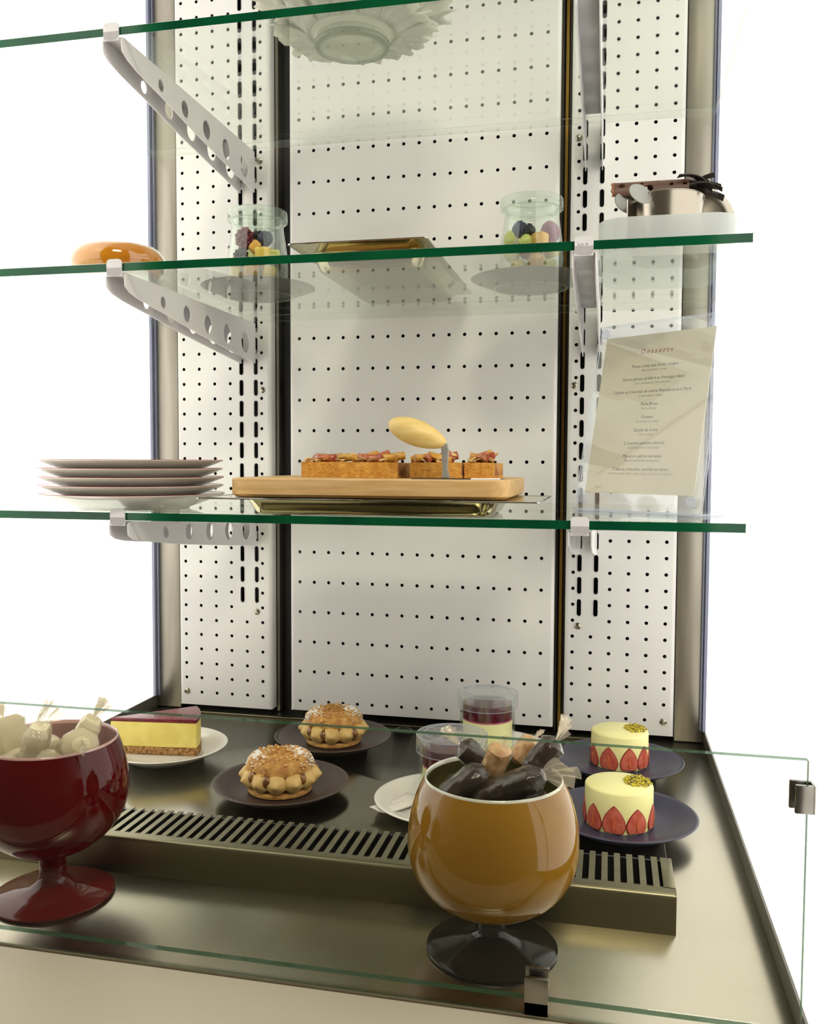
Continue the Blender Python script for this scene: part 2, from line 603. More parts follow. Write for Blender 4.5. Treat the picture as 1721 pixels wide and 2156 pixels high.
prof_bot = [(-0.386, -0.010), (-0.385, -0.0166), (-0.375, -0.0215), (-0.355, -0.0255), (-0.33, -0.0285), (-0.297, -0.0317), (-0.2, -0.0435), (-0.1, -0.053), (-0.006, -0.0615)]
outer = [(-0.006, -0.001), (-0.382, -0.001), (-0.386, -0.004)] + prof_bot
bh = [(-0.2966, -0.0190, 0.0073), (-0.2337, -0.0232, 0.0105), (-0.171, -0.0270, 0.0122), (-0.108, -0.0310, 0.0138), (-0.0438, -0.0345, 0.0153)]
holes = [circ(y, z, r, 24) for y, z, r in bh]
plate_me = sheet(outer, holes, 0.0014, YZ)
bw = 0.0235
bl = {(1, 'l'): 'left white steel shelf bracket under the top glass shelf', (1, 'r'): 'right white steel shelf bracket under the top glass shelf',
      (2, 'l'): 'left white steel shelf bracket under the middle glass shelf', (2, 'r'): 'right white steel shelf bracket under the middle glass shelf',
      (3, 'l'): 'left white steel shelf bracket under the lowest glass shelf', (3, 'r'): 'right white steel shelf bracket under the lowest glass shelf'}
first = None
for k in (1, 2, 3):
    for sd, xb in (('l', -0.0941), ('r', 0.4213)):
        if first is None:
            t = thing('shelf_bracket', bl[(k, sd)], 'bracket', (xb, 0, SZ[k] - STH), 0, 'shelf brackets')
            link('side_plate', plate_me, 'bracket', t, (0.0007, 0, 0))
            o2 = bpy.data.objects.new('side_plate', plate_me)
            COL.objects.link(o2)
            o2.location = (bw, 0, 0)
            o2.parent = t
            B().b2((0.0007, -0.383, -0.0022), (bw, -0.055, -0.0008)).done('top_web', 'bracket', t, bevel=0.0004)
            pts = rrect(0.0185, 0.0190, 0.0045, 0)
            b = B()
            tab = [(p.x + bw / 2, p.y) for p in pts]
            b.loft([[(x, -0.3862, z + 0.0042) for x, z in tab], [(x, -0.3878, z + 0.0042) for x, z in tab]], True, True)
            b.b2((bw / 2 - 0.0092, -0.3878, -0.0055), (bw / 2 + 0.0092, -0.3862, 0.004))
            b.done('front_tab', 'bracket', t, smooth=40)
            for xx in (0.0007, bw):
                B().b2((xx - 0.0007, -0.007, -0.052), (xx + 0.0007, 0.012, -0.040)).b2((xx - 0.0007, -0.007, -0.020), (xx + 0.0007, 0.012, -0.008)).done('hook', 'bracket', t, smooth=0)
            first = t
        else:
            t = copy_tree(first)
            t.location = (xb, 0, SZ[k] - STH)
            t['label'] = bl[(k, sd)]
            if (k, sd) == (2, 'r'):      # pencilled scribble on this bracket's front tab
                b = B()
                for gx, pts_ in ((0.0060, ((0, 0), (0.0006, 0.0022), (0.0012, 0))), (0.0090, ((0, 0), (0.0010, 0.0024), (0.0018, 0.0002), (0.0024, 0.0010))),
                                 (0.0135, ((0, 0.0020), (0.0012, 0.0022), (0.0004, 0.0008), (0.0016, 0.0), (0.0022, 0.0012)))):
                    b.tube([(gx + px_, -0.38795, 0.0045 + pz_) for px_, pz_ in pts_], 0.00022, 5)
                b.done('pencil_scribble', 'tabink', t, smooth=0)

# glass guard at the front
g = thing('glass_guard', 'low clear glass guard pane along the front of the counter', 'glass guard', (0.175, -0.678, -0.0155))
b = B()
b.box((0, 0, 0.094), (0.838, 0.007, 0.188))
gp = b.done('pane', ['glassclear', 'guardedge'], g, smooth=0, bevel=0.0004, seg=1)
for p in gp.data.polygons:
    if abs(p.normal.y) < 0.5:
        p.material_index = 1
for cx, cz, vert in ((0.2415, 0.0065, False), (0.4145, 0.1625, True)):
    b = B()
    if vert:
        b.b2((cx - 0.004, -0.0065, cz - 0.0095), (cx + 0.0078, -0.0032, cz + 0.0095))
        b.b2((cx - 0.006, 0.0032, cz - 0.0095), (cx + 0.0078, 0.0062, cz + 0.0095))
        b.b2((cx + 0.0068, -0.0065, cz - 0.0095), (cx + 0.0085, 0.0062, cz + 0.0095))
    else:
        b.b2((cx - 0.0085, -0.0065, cz - 0.0165), (cx + 0.0085, -0.0032, cz + 0.0110))
        b.b2((cx - 0.0085, 0.0032, cz - 0.0165), (cx + 0.0085, 0.0062, cz + 0.0140))
        b.b2((cx - 0.0085, -0.0065, cz - 0.0165), (cx + 0.0085, 0.0062, cz - 0.0068))
    b.done('glass_clip', 'clip', g, bevel=0.0004)

# ================================================================== DECK FITTINGS
tr = thing('deck_tray', 'flat dark steel tray set into the deck under the dessert plates', 'tray', (0.167, -0.2475, ZD))
B().loft([rrect(0.712, 0.463, 0.010, 0), rrect(0.712, 0.463, 0.010, 0.0022), rrect(0.710, 0.461, 0.009, 0.003)], True, True).done('plate', 'deckdark', tr)
B().b2((-0.345, 0.219, 0.003), (0.340, 0.2225, 0.0045)).done('back_lip', 'grille', tr, bevel=0.0004)
ZTR = ZD + 0.0031

gr = thing('vent_grille', 'raised steel air vent with a row of slanting slots across the deck', 'vent grille', (0.1395, -0.5125, ZD))
GW = 0.765
b = B()
rr_ = 0.004
prof = [(-0.036, 0.0), (-0.036, 0.035 - rr_)]
for k in range(1, 6):
    a = math.pi / 2 * k / 5
    prof.append((-0.036 + rr_ - rr_ * math.cos(a), 0.035 - rr_ + rr_ * math.sin(a)))
prof.append((-0.0235, 0.035))
inner = [(y + 0.0012 if y < -0.03 else y, z - 0.0012) for y, z in prof]
inner[0] = (-0.0348, 0.0)
loop = prof + list(reversed(inner))
b.loft([[(-GW / 2, y, z) for y, z in loop], [(GW / 2, y, z) for y, z in loop]], True, True)
b.done('front_cover', 'grille', gr)
B().b2((GW / 2 - 0.0012, -0.0350, 0.0), (GW / 2, 0.036, 0.0345)).b2((GW / 2 - 0.010, -0.0250, 0.0338), (GW / 2, 0.036, 0.035)).done('end_plate', 'grille', gr, bevel=0.0003)
B().b2((-GW / 2 + 0.002, -0.030, 0.0005), (GW / 2 - 0.002, 0.036, 0.0030)).done('channel_floor', 'black', gr, smooth=0)
B().b2((-GW / 2 + 0.002, 0.033, 0.003), (GW / 2 - 0.002, 0.036, 0.0325)).done('back_plate', 'black', gr, smooth=0)
B().b2((-GW / 2 + 0.002, 0.005, 0.019), (GW / 2 - 0.002, 0.011, 0.020)).done('baffle', 'grille', gr, smooth=0)
bme = None
nb = int((GW - 0.012) / 0.0109)
for i in range(nb):
    x = GW / 2 - 0.0155 - i * 0.0109
    if bme is None:
        o = B().box((0, 0, 0), (0.0054, 0.0600, 0.0012)).done('grille_bar', 'grille', gr, (x, 0.0060, 0.0344), smooth=0)
        bme = o.data
    else:
        o = bpy.data.objects.new('grille_bar', bme)
        COL.objects.link(o)
        o.parent = gr
        o.location = (x, 0.0060, 0.0344)
#PART2
# ================================================================== MORE MATERIALS
MT['white'] = mat('white_porcelain', S(232, 228, 218), 0.18, col2=S(228, 224, 213), vs=6, coat=0.4)
MT['greyplate'] = mat('grey_stoneware', S(150, 146, 146), 0.45, col2=S(140, 136, 137), vs=12)
MT['ring'] = mat('pale_foot_ring', S(205, 205, 190), 0.5)
MT['brownplate'] = mat('matt_brown_stoneware', S(70, 56, 51), 0.33, col2=S(62, 49, 45), vs=30, bump=0.04, bs=500)
MT['navyplate'] = mat('matt_navy_stoneware', S(60, 58, 80), 0.33, col2=S(52, 50, 72), vs=30, bump=0.04, bs=500)
MT['redrim'] = mat('red_rim_glaze', S(170, 30, 45), 0.3)
MT['choux'] = mat('baked_choux', S(206, 160, 84), 0.75, col2=S(170, 116, 54), vs=90, bump=0.5, bs=300)
MT['chouxsugar'] = mat('sugared_choux', S(206, 152, 66), 0.85, col2=S(248, 243, 232), vs=55, lo=0.42, hi=0.56, bump=0.7, bs=260)
MT['cream'] = mat('praline_cream', S(216, 182, 112), 0.5, col2=S(200, 162, 92), vs=60, sss=0.2)
MT['praline'] = mat('praline_sauce', S(140, 92, 44), 0.25, col2=S(104, 62, 26), vs=120, coat=0.5)
MT['nut'] = mat('toasted_nut', S(222, 178, 104), 0.7, col2=S(176, 118, 52), vs=200)
MT['sugar'] = mat('powdered_sugar', S(246, 242, 236), 0.95, vs=100)
MT['custard'] = mat('pale_yellow_mousse', S(246, 240, 172), 0.5, col2=S(240, 232, 156), vs=30, sss=0.15, bump=0.05, bs=300)
MT['straw'] = mat('strawberry_flesh', S(212, 112, 88), 0.35, col2=S(190, 78, 58), vs=120)
MT['strawdark'] = mat('strawberry_rind', S(158, 44, 32), 0.35, col2=S(130, 30, 22), vs=200)
MT['strawslit'] = mat('strawberry_heart', S(214, 108, 60), 0.4, col2=S(190, 84, 44), vs=90)
MT['pist'] = mat('pistachio', S(226, 206, 48), 0.6, col2=S(176, 160, 46), vs=260)
MT['pistdark'] = mat('pistachio_skin', S(96, 76, 58), 0.7, col2=S(150, 130, 70), vs=200)
MT['cheese'] = mat('cheesecake_cream', S(240, 222, 124), 0.5, col2=S(232, 210, 108), vs=60, sss=0.1, bump=0.15, bs=160)
MT['biscuit'] = mat('biscuit_crumb_base', S(186, 142, 84), 0.9, col2=S(120, 80, 38), vs=240, bump=0.9, bs=420)
MT['berrytop'] = mat('berry_jelly', S(130, 30, 46), 0.30, col2=S(96, 18, 32), vs=160, bump=0.4, bs=420, coat=0.3)
MT['panna'] = mat('panna_cotta', S(250, 240, 182), 0.45, col2=S(246, 235, 172), vs=20, sss=0.1)
MT['coulis'] = mat('berry_coulis', S(96, 20, 38), 0.2, col2=S(70, 12, 26), vs=60, coat=0.5)
MT['coulispink'] = mat('berry_seep', S(190, 90, 120), 0.4)  # pink of the thin layer between cream and coulis
MT['redglass'] = mat('deep_red_glass', S(86, 0, 6), 0.03, col2=S(76, 0, 4), vs=4, spec=0.30)
MT['pinklining'] = mat('pink_glass_lining', S(206, 166, 158), 0.15, vs=6, coat=0.6)
MT['goldglass'] = mat('amber_brown_glass', S(150, 108, 30), 0.04, col2=S(144, 102, 26), vs=4, spec=0.5)
MT['goldlining'] = mat('smoky_glass_lining', S(120, 110, 62), 0.15, vs=6)
MT['rimwhite'] = mat('white_glass_rim', S(220, 218, 200), 0.12, vs=6, coat=0.5)
MT['smoke'] = mat('black_smoked_glass', S(14, 12, 8), 0.10, vs=6, spec=0.25)
MT['caramel'] = mat('dark_caramel', S(54, 33, 20), 0.25, col2=S(30, 18, 11), vs=70, bump=1.0, bs=110)
MT['beigecaramel'] = mat('nutty_caramel', S(214, 176, 128), 0.5, col2=S(176, 128, 84), vs=120, bump=0.6, bs=180)
MT['nougat'] = mat('cream_nougat', S(232, 222, 188), 0.55, col2=S(220, 206, 166), vs=60, bump=0.2, bs=150)
MT['crust'] = mat('golden_tart_crust', S(226, 170, 76), 0.85, col2=S(204, 140, 54), vs=150, bump=0.8, bs=420)
MT['frangi'] = mat('baked_almond_filling', S(200, 150, 74), 0.7, col2=S(150, 84, 40), vs=80, bump=0.5, bs=200)
MT['plum'] = mat('baked_plum', S(150, 60, 44), 0.3, col2=S(190, 110, 60), vs=70, coat=0.5)
MT['peach'] = mat('baked_peach', S(214, 164, 62), 0.35, col2=S(190, 124, 40), vs=60, coat=0.4)
MT['almond'] = mat('almond_flake', S(236, 202, 142), 0.6, col2=S(216, 172, 104), vs=100)
MT['wood'] = mat('bamboo', S(218, 182, 128), 0.5, col2=S(200, 160, 104), vs=16, stretch=(1, 10, 10), bump=0.04, bs=120)
MT['handle'] = mat('pale_boxwood', S(236, 208, 134), 0.42, col2=S(224, 190, 112), vs=22, stretch=(1, 6, 6))
MT['paper'] = mat('cream_menu_card', S(236, 228, 202), 0.75, vs=8)
MT['inkred'] = mat('red_print', S(178, 62, 84), 0.7)
MT['inkgrey'] = mat('grey_print', S(112, 108, 100), 0.7)
MT['inklight'] = mat('pale_grey_print', S(176, 170, 156), 0.7)
MT['compote'] = mat('apricot_compote', S(214, 142, 26), 0.12, col2=S(196, 118, 16), vs=30, coat=0.8, sss=0.2)
MT['pale'] = mat('pale_apple_cube', S(240, 226, 170), 0.5)
MT['rasp'] = mat('raspberry', S(136, 34, 52), 0.4, col2=S(96, 16, 34), vs=200, bump=0.5, bs=300)
MT['blueb'] = mat('blueberry', S(72, 78, 112), 0.5, col2=S(44, 44, 70), vs=70)
MT['blackb'] = mat('blackberry', S(40, 36, 48), 0.35, col2=S(24, 18, 28), vs=120)
MT['melon'] = mat('green_melon', S(222, 222, 134), 0.35, col2=S(206, 210, 112), vs=40, sss=0.2)
MT['mango'] = mat('orange_fruit', S(240, 196, 108), 0.35, col2=S(234, 176, 80), vs=40, sss=0.2)
MT['pineapple'] = mat('pineapple', S(244, 218, 120), 0.35, col2=S(236, 202, 92), vs=60, sss=0.2)
MT['grape'] = mat('pink_grape', S(168, 116, 140), 0.3, col2=S(150, 92, 122), vs=30)
MT['milkwall'] = glass('reflection_milky_plastic', (0.9, 0.93, 0.92, 1), milk=0.62, milkcol=S(236, 238, 236), rough=0.25)  # milky white paints in the bright side wall reflected by the clear dish
MT['clearbase'] = glass('clear_plastic_base', (0.95, 0.965, 0.96, 1), milk=0.03)
MT['brushed'] = mat('brushed_pot_steel', S(200, 194, 182), 0.24, 1.0, col2=S(170, 162, 148), vs=12, stretch=(1, 1, 0.1))
MT['chocbrown'] = mat('milk_chocolate_tuile', S(96, 60, 38), 0.45, col2=S(78, 46, 28), vs=40)
MT['chocedge'] = mat('caramel_edge', S(150, 84, 34), 0.35, col2=S(120, 62, 24), vs=80, coat=0.4)
MT['chocdark'] = mat('dark_chocolate', S(46, 32, 26), 0.38, col2=S(32, 22, 18), vs=60)
MT['ruffle'] = glass('white_ruffled_porcelain', (0.9, 0.9, 0.85, 1), milk=0.96, milkcol=S(251, 249, 240), rough=0.3)
MT['footrim'] = glass('thick_foot_glass_rim', (0.55, 0.6, 0.54, 1), milk=0.35, milkcol=S(176, 178, 162), rough=0.05)
MT['neck'] = mat('satin_steel_neck', S(212, 209, 202), 0.28, 0.65, col2=S(190, 186, 178), vs=30)
MT['tab'] = mat('dull_steel_tab', S(150, 150, 144), 0.45, 0.8, col2=S(136, 136, 130), vs=30)
MT['footglass'] = glass('thick_foot_glass', (0.9, 0.93, 0.88, 1), milk=0.40, milkcol=S(236, 238, 222), rough=0.02)
MT['rubber'] = mat('black_rubber', S(26, 25, 24), 0.5)
MT['paperwhite'] = mat('white_paper_napkin', S(236, 231, 220), 0.8, vs=20)


# ================================================================== BOWLS OF SWEETS
def goblet(name, label, loc, foot_r, stem, cz, R, bl_, bu, rim_z, m_bowl, m_foot, m_in, m_rim, pw):
    t = thing(name, label, 'bowl', loc)
    sr, s0, s1 = stem
    B().lathe([(0, 0), (foot_r * 0.93, 0), (foot_r, 0.0018), (foot_r, 0.0034), (foot_r * 0.95, 0.0048), (foot_r * 0.6, 0.0078),
               (foot_r * 0.36, 0.0112), (sr * 1.25, s0), (sr, s0 + 0.004), (sr, s1 - 0.004), (sr * 1.4, s1 + 0.001), (sr * 1.7, s1 + 0.0030), (0, s1 + 0.0030)], 56).done('foot', m_foot, t, smooth=50)
    n = 22
    out, inn = [], []
    z0 = cz - bl_
    for k in range(n + 1):
        z = z0 + (rim_z - z0) * (k / n) ** (1.5 if k < n // 2 else 1.0) if False else None
    a0, a1 = -math.pi / 2, math.asin((rim_z - cz) / bu)
    for k in range(n + 1):
        a = a0 + (a1 - a0) * k / n
        bb = bl_ if a < 0 else bu
        out.append((R * math.cos(a) ** (pw if a < 0 else 1) if k else 0, cz + bb * math.sin(a)))
    for k in range(n + 1):
        a = a0 + (a1 - a0) * k / n
        bb = bl_ if a < 0 else bu
        inn.append(((R - 0.0027) * math.cos(a) ** (pw if a < 0 else 1) if k else 0, cz + (bb - 0.0027) * math.sin(a)))
    rim_r = out[-1][0]
    B().lathe(out, 64).done('bowl', m_bowl, t, smooth=60)
    B().lathe(inn, 64).done('lining', m_in, t, smooth=60)
    zo, zi = out[-1][1], inn[-1][1]
    B().lathe([(out[-1][0], zo), (out[-1][0] - 0.0002, zo + 0.0012), ((out[-1][0] + inn[-1][0]) / 2, zo + 0.0020), (inn[-1][0] + 0.0002, zo + 0.0010), (inn[-1][0], zi)], 64).done('rim', m_rim, t, smooth=60)
    return t


GOLD = Vector((0.3745, -0.6025, ZD))
RED = Vector((-0.0255, -0.6025, ZD))
goblet('goblet_bowl', 'round amber brown glass goblet bowl filled with wrapped caramels', GOLD, 0.0530, (0.0112, 0.0150, 0.0345), 0.0895, 0.0690, 0.0570, 0.0870, 0.1410, 'goldglass', 'smoke', 'goldlining', 'rimwhite', 0.80)
goblet('goblet_bowl', 'deep red glass goblet bowl filled with white wrapped nougats', RED, 0.0530, (0.0115, 0.0160, 0.0400), 0.0977, 0.0675, 0.0590, 0.0915, 0.1435, 'redglass', 'redglass', 'pinklining', 'pinklining', 1.06)


def twist(p0, d, ln, wd, seed, parent, m):
    """gathered end of a twisted wrapper: a pleated fan"""
    rnd = random.Random(seed)
    d = Vector(d).normalized()
    u = d.orthogonal().normalized()
    v = d.cross(u)
    a0 = rnd.uniform(0, 6.28)
    u, v = u * math.cos(a0) + v * math.sin(a0), v * math.cos(a0) - u * math.sin(a0)
    rows = []
    n = 15
    rag = [rnd.random() * (1.25 - abs(i / 7 - 1)) for i in range(n)]
    for j in range(6):
        t = j / 5
        r = 0.0022 + (wd - 0.0022) * t ** 0.8
        row = []
        for i in range(n):
            s = i / (n - 1) * 2 - 1
            lnf = 0.72 + 0.28 * rag[i]
            fl = 0.28 * math.sin(i * 1.9 + seed) * r * (0.4 + t)
            row.append(Vector(p0) + d * (ln * t * lnf * (1 - 0.35 * s * s)) + u * (0.25 * ln * t * t) + u * (s * r) + v * (fl + 0.25 * r * math.cos(s * 2)))
        rows.append(row)
    return B().loft(rows, close=False).done('wrapper_twist', m, parent, smooth=25)


def candy(name, label, group, p, d, ln, r, m, film, seed, ends=(1, 1), boxy=False, cat='candy'):
    t = thing(name, label, cat, p, 0, group)
    d = Vector(d).normalized()
    q = d.to_track_quat('Z', 'Y').to_matrix()
    b = B()
    rnd = random.Random(seed)
    rings = []
    n = 14
    for k in range(9):
        s = k / 8
        z = (s - 0.5) * ln
        e = max(0.72 if boxy else 0.45, (1 - abs(2 * s - 1) ** (12 if boxy else 9)) ** 0.5)
        ring = []
        for i in range(n):
            a = 2 * math.pi * i / n
            if boxy:
                ca, sa = math.cos(a), math.sin(a)
                k2 = (abs(ca) ** 5 + abs(sa) ** 5) ** (-0.2)
                x, y = ca * k2 * r * 1.1, sa * k2 * r * 0.62
            else:
                x, y = math.cos(a) * r, math.sin(a) * r * 0.86
            w_ = 1 + 0.16 * noise.noise(Vector((x * 220, y * 220, z * 90 + seed)))
            ring.append(q @ Vector((x * e * w_, y * e * w_, z)))
        rings.append(ring)
    b.loft(rings, True, True)
    b.done('sweet', m, t, smooth=45)
    b = B()
    b.loft([[pp * 1.0 + (pp - q @ Vector((0, 0, (q.transposed() @ pp).z))) * (0.10 + 0.06 * noise.noise(pp * 300 + Vector((seed, 0, 0)))) for pp in rg] for rg in rings])
    b.done('wrapper', film, t, smooth=20)
    for sg, on in ((1, ends[0]), (-1, ends[1])):
        if on:
            twist(d * (sg * ln * 0.48), d * sg + Vector((0, 0, 0.3 * rnd.uniform(-1, 1))), 0.020 * (on if on else 1), 0.0100 * on, seed + sg, t, 'filmtwist' if film == 'film' else film)
    return t


CG = 'wrapped caramels in the amber bowl'
CARA = [
    ('dark caramel in clear cellophane lying long at the front of the amber bowl', (0.388, -0.6230, 0.1130), (0.86, -0.05, 0.45), 0.064, 0.0125, 'caramel', (1.5, 0)),
    ('short dark caramel stub at the front left of the amber bowl', (0.3540, -0.6200, 0.1120), (0.60, 0.15, 0.45), 0.044, 0.0118, 'caramel', (0, 0)),
    ('dark caramel standing highest at the right of the amber bowl, cellophane twist up', (0.4130, -0.5850, 0.1280), (0.55, 0.15, 0.75), 0.036, 0.0120, 'caramel', (1.2, 0)),
    ('dark caramel at the back left of the amber bowl with upright cellophane ear', (0.3560, -0.5800, 0.1230), (-0.70, -0.15, 0.60), 0.030, 0.0110, 'caramel', (1.1, 0)),
    ('light nutty caramel in crumpled wrapper in the middle of the amber bowl', (0.3765, -0.5960, 0.1270), (0.30, -0.20, 0.85), 0.026, 0.0110, 'beigecaramel', (0.7, 0)),
    ('light caramel knob at the back of the amber bowl beside the highest caramel', (0.3960, -0.5640, 0.1260), (0.50, 0.20, 0.60), 0.026, 0.0100, 'beigecaramel', (0.6, 0)),
    ('dark caramel lying deep at the right of the amber bowl under its neighbours', (0.4060, -0.6130, 0.0950), (0.60, 0.40, 0.10), 0.040, 0.0120, 'caramel', (0, 0)),
    ('dark caramel lying deep at the left of the amber bowl against the wall', (0.3420, -0.5960, 0.0960), (0.10, 0.90, 0.10), 0.040, 0.0115, 'caramel', (0, 0)),
    ('dark caramel at the bottom of the amber bowl in the middle', (0.3745, -0.5960, 0.0880), (0.80, 0.50, 0.05), 0.045, 0.0130, 'caramel', (0, 0)),
]
for i, (lb, p, d, ln, r, m, en) in enumerate(CARA):
    candy('wrapped_caramel', lb, CG, (p[0], p[1] - 0.006, p[2] + 0.004), d, ln, r, m, 'film', 11 + i * 3, en)
NG = 'wrapped nougats in the red bowl'
NOUG = [
    ('tall cream nougat block standing in the middle of the red bowl, wrapper peak up', (-0.0270, -0.6230, 0.1080), (0.22, 0.10, 0.92), 0.046, 0.0150, (1.2, 0), True),
    ('cream nougat at the left edge of the red bowl, cut by the picture edge', (-0.0640, -0.6080, 0.1120), (-0.35, 0.10, 0.70), 0.040, 0.0150, (0.8, 0), True),
    ('round crumpled nougat at the right side of the red bowl', (0.0150, -0.6110, 0.1110), (0.55, -0.60, 0.42), 0.034, 0.0150, (0.8, 0), False),
    ('nougat at the back right of the red bowl with pointed wrapper ear', (0.0040, -0.5830, 0.1130), (0.40, 0.20, 0.75), 0.036, 0.0140, (1.2, 0), True),
    ('flat nougat lying low at the front left of the red bowl', (-0.0490, -0.6290, 0.0990), (0.80, 0.10, 0.30), 0.034, 0.0130, (0.8, 0), True),
    ('small nougat wedged low at the front right of the red bowl', (-0.0020, -0.6300, 0.1000), (0.75, 0.20, -0.25), 0.030, 0.0120, (0.8, 0), False),
    ('nougat at the bottom of the red bowl in the middle', (-0.0260, -0.5930, 0.0880), (0.70, 0.60, 0.05), 0.046, 0.0150, (0, 0), True),
    ('nougat at the bottom of the red bowl on the right', (0.0120, -0.5950, 0.0860), (0.10, 0.90, 0.05), 0.044, 0.0140, (0, 0), True),
    ('nougat at the back left of the red bowl lying flat', (-0.0560, -0.5760, 0.0950), (0.60, 0.70, 0.10), 0.040, 0.0140, (0, 0), True),
]
for i, (lb, p, d, ln, r, en, bx_) in enumerate(NOUG):
    p = (RED.x + (p[0] + 0.0250) * 0.88, RED.y + (p[1] + 0.5965) * 0.84, p[2] + 0.006)
    candy('wrapped_nougat', lb, NG, p, d, ln * 1.05, r * 1.04, 'nougat', 'filmwhite', 71 + i * 5, en, bx_)


# ================================================================== PLATES ON THE DECK
def plate_mesh(R=0.080, foot=0.050, h=0.0180):
    k = R / 0.08
    b = B()
    b.lathe([(0, 0.0030), (foot * 0.86, 0.0030), (foot * 0.88, 0.0), (foot * 0.96, 0.0), (foot, 0.0030), (foot * 1.15, 0.0048), (R * 0.88, h * 0.62), (R * 0.99, h * 0.90),
             (R, h * 0.96), (R * 0.985, h), (R * 0.93, h * 0.93), (R * 0.80, h * 0.68), (R * 0.66, 0.0080), (R * 0.5, 0.0072), (0, 0.0070)], 72)
    return b


def plate(name, label, m, x, y, z=ZTR, R=0.080, group=None, foot=0.050, h=0.0180):
    return tag(plate_mesh(R, foot, h).done(name, m, None, (x, y, z), smooth=60), label, 'plate', group)


plate('dessert_plate', 'matt brown plate nearest the vent grille under the front cream puff ring', 'brownplate', 0.0900, -0.3280, group='dessert plates on the deck')
plate('dessert_plate', 'matt brown plate at the back under the rear cream puff ring', 'brownplate', 0.0960, -0.1420, group='dessert plates on the deck')
plate('dessert_plate', 'matt navy plate nearest the front under the front strawberry cake', 'navyplate', 0.4795, -0.3370, group='dessert plates on the deck')
plate('dessert_plate', 'matt navy plate at the back under the rear strawberry cake', 'navyplate', 0.4790, -0.1520, group='dessert plates on the deck')
plate('dessert_plate', 'round white plate under the cheesecake slice', 'white', -0.1060, -0.2330, group='dessert plates on the deck')
plate('dessert_plate', 'round white plate with paper sachet under the front panna cotta', 'white', 0.2885, -0.3370, group='dessert plates on the deck')
plate('dessert_plate', 'round white plate under the rear panna cotta', 'white', 0.3150, -0.1480, group='dessert plates on the deck')
ZF = ZTR + 0.0074       # where food rests on a plate


# ---- strawberry cakes
def fraisier(label, x, y, seed, phase):
    rnd = random.Random(seed)
    R, H = 0.0358, 0.0430
    t = thing('strawberry_cake', label, 'cake', (x, y, ZF), 0, 'strawberry cakes')
    B().lathe([(0, 0), (R - 0.0012, 0), (R - 0.0008, 0.002), (R, 0.012), (R, H - 0.0025), (R - 0.0006, H - 0.0010), (R - 0.002, H), (0, H + 0.0003)], 64).done('mousse', 'custard', t, smooth=45)
    n = 9
    for i in range(n):
        a = phase + 2 * math.pi * i / n + rnd.uniform(-0.05, 0.05)
        hw = rnd.uniform(0.0114, 0.0126)
        hh = rnd.uniform(0.0260, 0.0310)

        def P(u_, z, pr):
            aa = a + u_ / R
            return Vector(((R + pr) * math.cos(aa), (R + pr) * math.sin(aa), z))
        outl = []
        for k in range(20):
            s = k / 20 * 2 * math.pi
            zz = 0.5 - 0.5 * math.cos(s)
            sh = 0.72 + 0.28 * math.sin(min(1, zz / 0.30) * math.pi / 2) if zz < 0.30 else (1 - ((zz - 0.30) / 0.70) ** 1.7) ** 0.85
            outl.append((hw * sh * (1 if math.sin(s) >= 0 else -1) * (0.0 if k in (10,) else (0.55 if k == 0 else 1)), 0.0006 + hh * zz))
        cz_ = 0.0006 + hh * 0.40
        b = B()
        b.loft([[P(u_, z, -0.004) for u_, z in outl], [P(u_, z, 0.0004) for u_, z in outl],
                [P(u_ * 0.90, cz_ + (z - cz_) * 0.92, 0.0011) for u_, z in outl]])
        so = b.done('strawberry_half', 'strawdark', t, smooth=50)
        b = B()
        b.loft([[P(u_ * 0.90, cz_ + (z - cz_) * 0.92, 0.0011) for u_, z in outl], [P(u_ * 0.5, cz_ + (z - cz_) * 0.5, 0.0013) for u_, z in outl]], False, True)
        b.done('flesh', 'straw', so, smooth=50)
        b = B()
        sl = [(math.sin(k / 10 * 6.283) * hw * 0.13, 0.0006 + hh * (0.36 + 0.26 * -math.cos(k / 10 * 6.283))) for k in range(10)]
        b.loft([[P(u_, z, 0.0009) for u_, z in sl], [P(u_ * 0.7, z, 0.0018) for u_, z in sl]], False, True)
        b.done('core', 'strawslit', so, smooth=50)
    for m, cnt in (('pist', 120), ('pistdark', 34)):
        b = B()
        for k in range(cnt):
            rr = 0.0145 * math.sqrt(rnd.random())
            aa = rnd.uniform(0, 6.28)
            px, py = 0.0195 + rr * math.cos(aa), 0.0080 + rr * math.sin(aa) * 1.25
            if px * px + py * py > (R - 0.002) ** 2:
                continue
            zz = H + 0.0008 + 0.0045 * (1 - rr / 0.0145) * rnd.random()
            b.blob((px, py, zz), (rnd.uniform(0.0012, 0.0024), rnd.uniform(0.0010, 0.0018), rnd.uniform(0.0008, 0.0015)), 1, 0.3, 2, k + seed, Matrix.Rotation(rnd.uniform(0, 3), 3, 'Z'))
        stuff(b.done('pistachio_crumbs', m, t, smooth=20))
    return t


fraisier('small round strawberry cake on the front navy plate', 0.4768, -0.3400, 5, 0.40)
fraisier('small round strawberry cake on the rear navy plate', 0.4795, -0.1420, 9, 0.13)


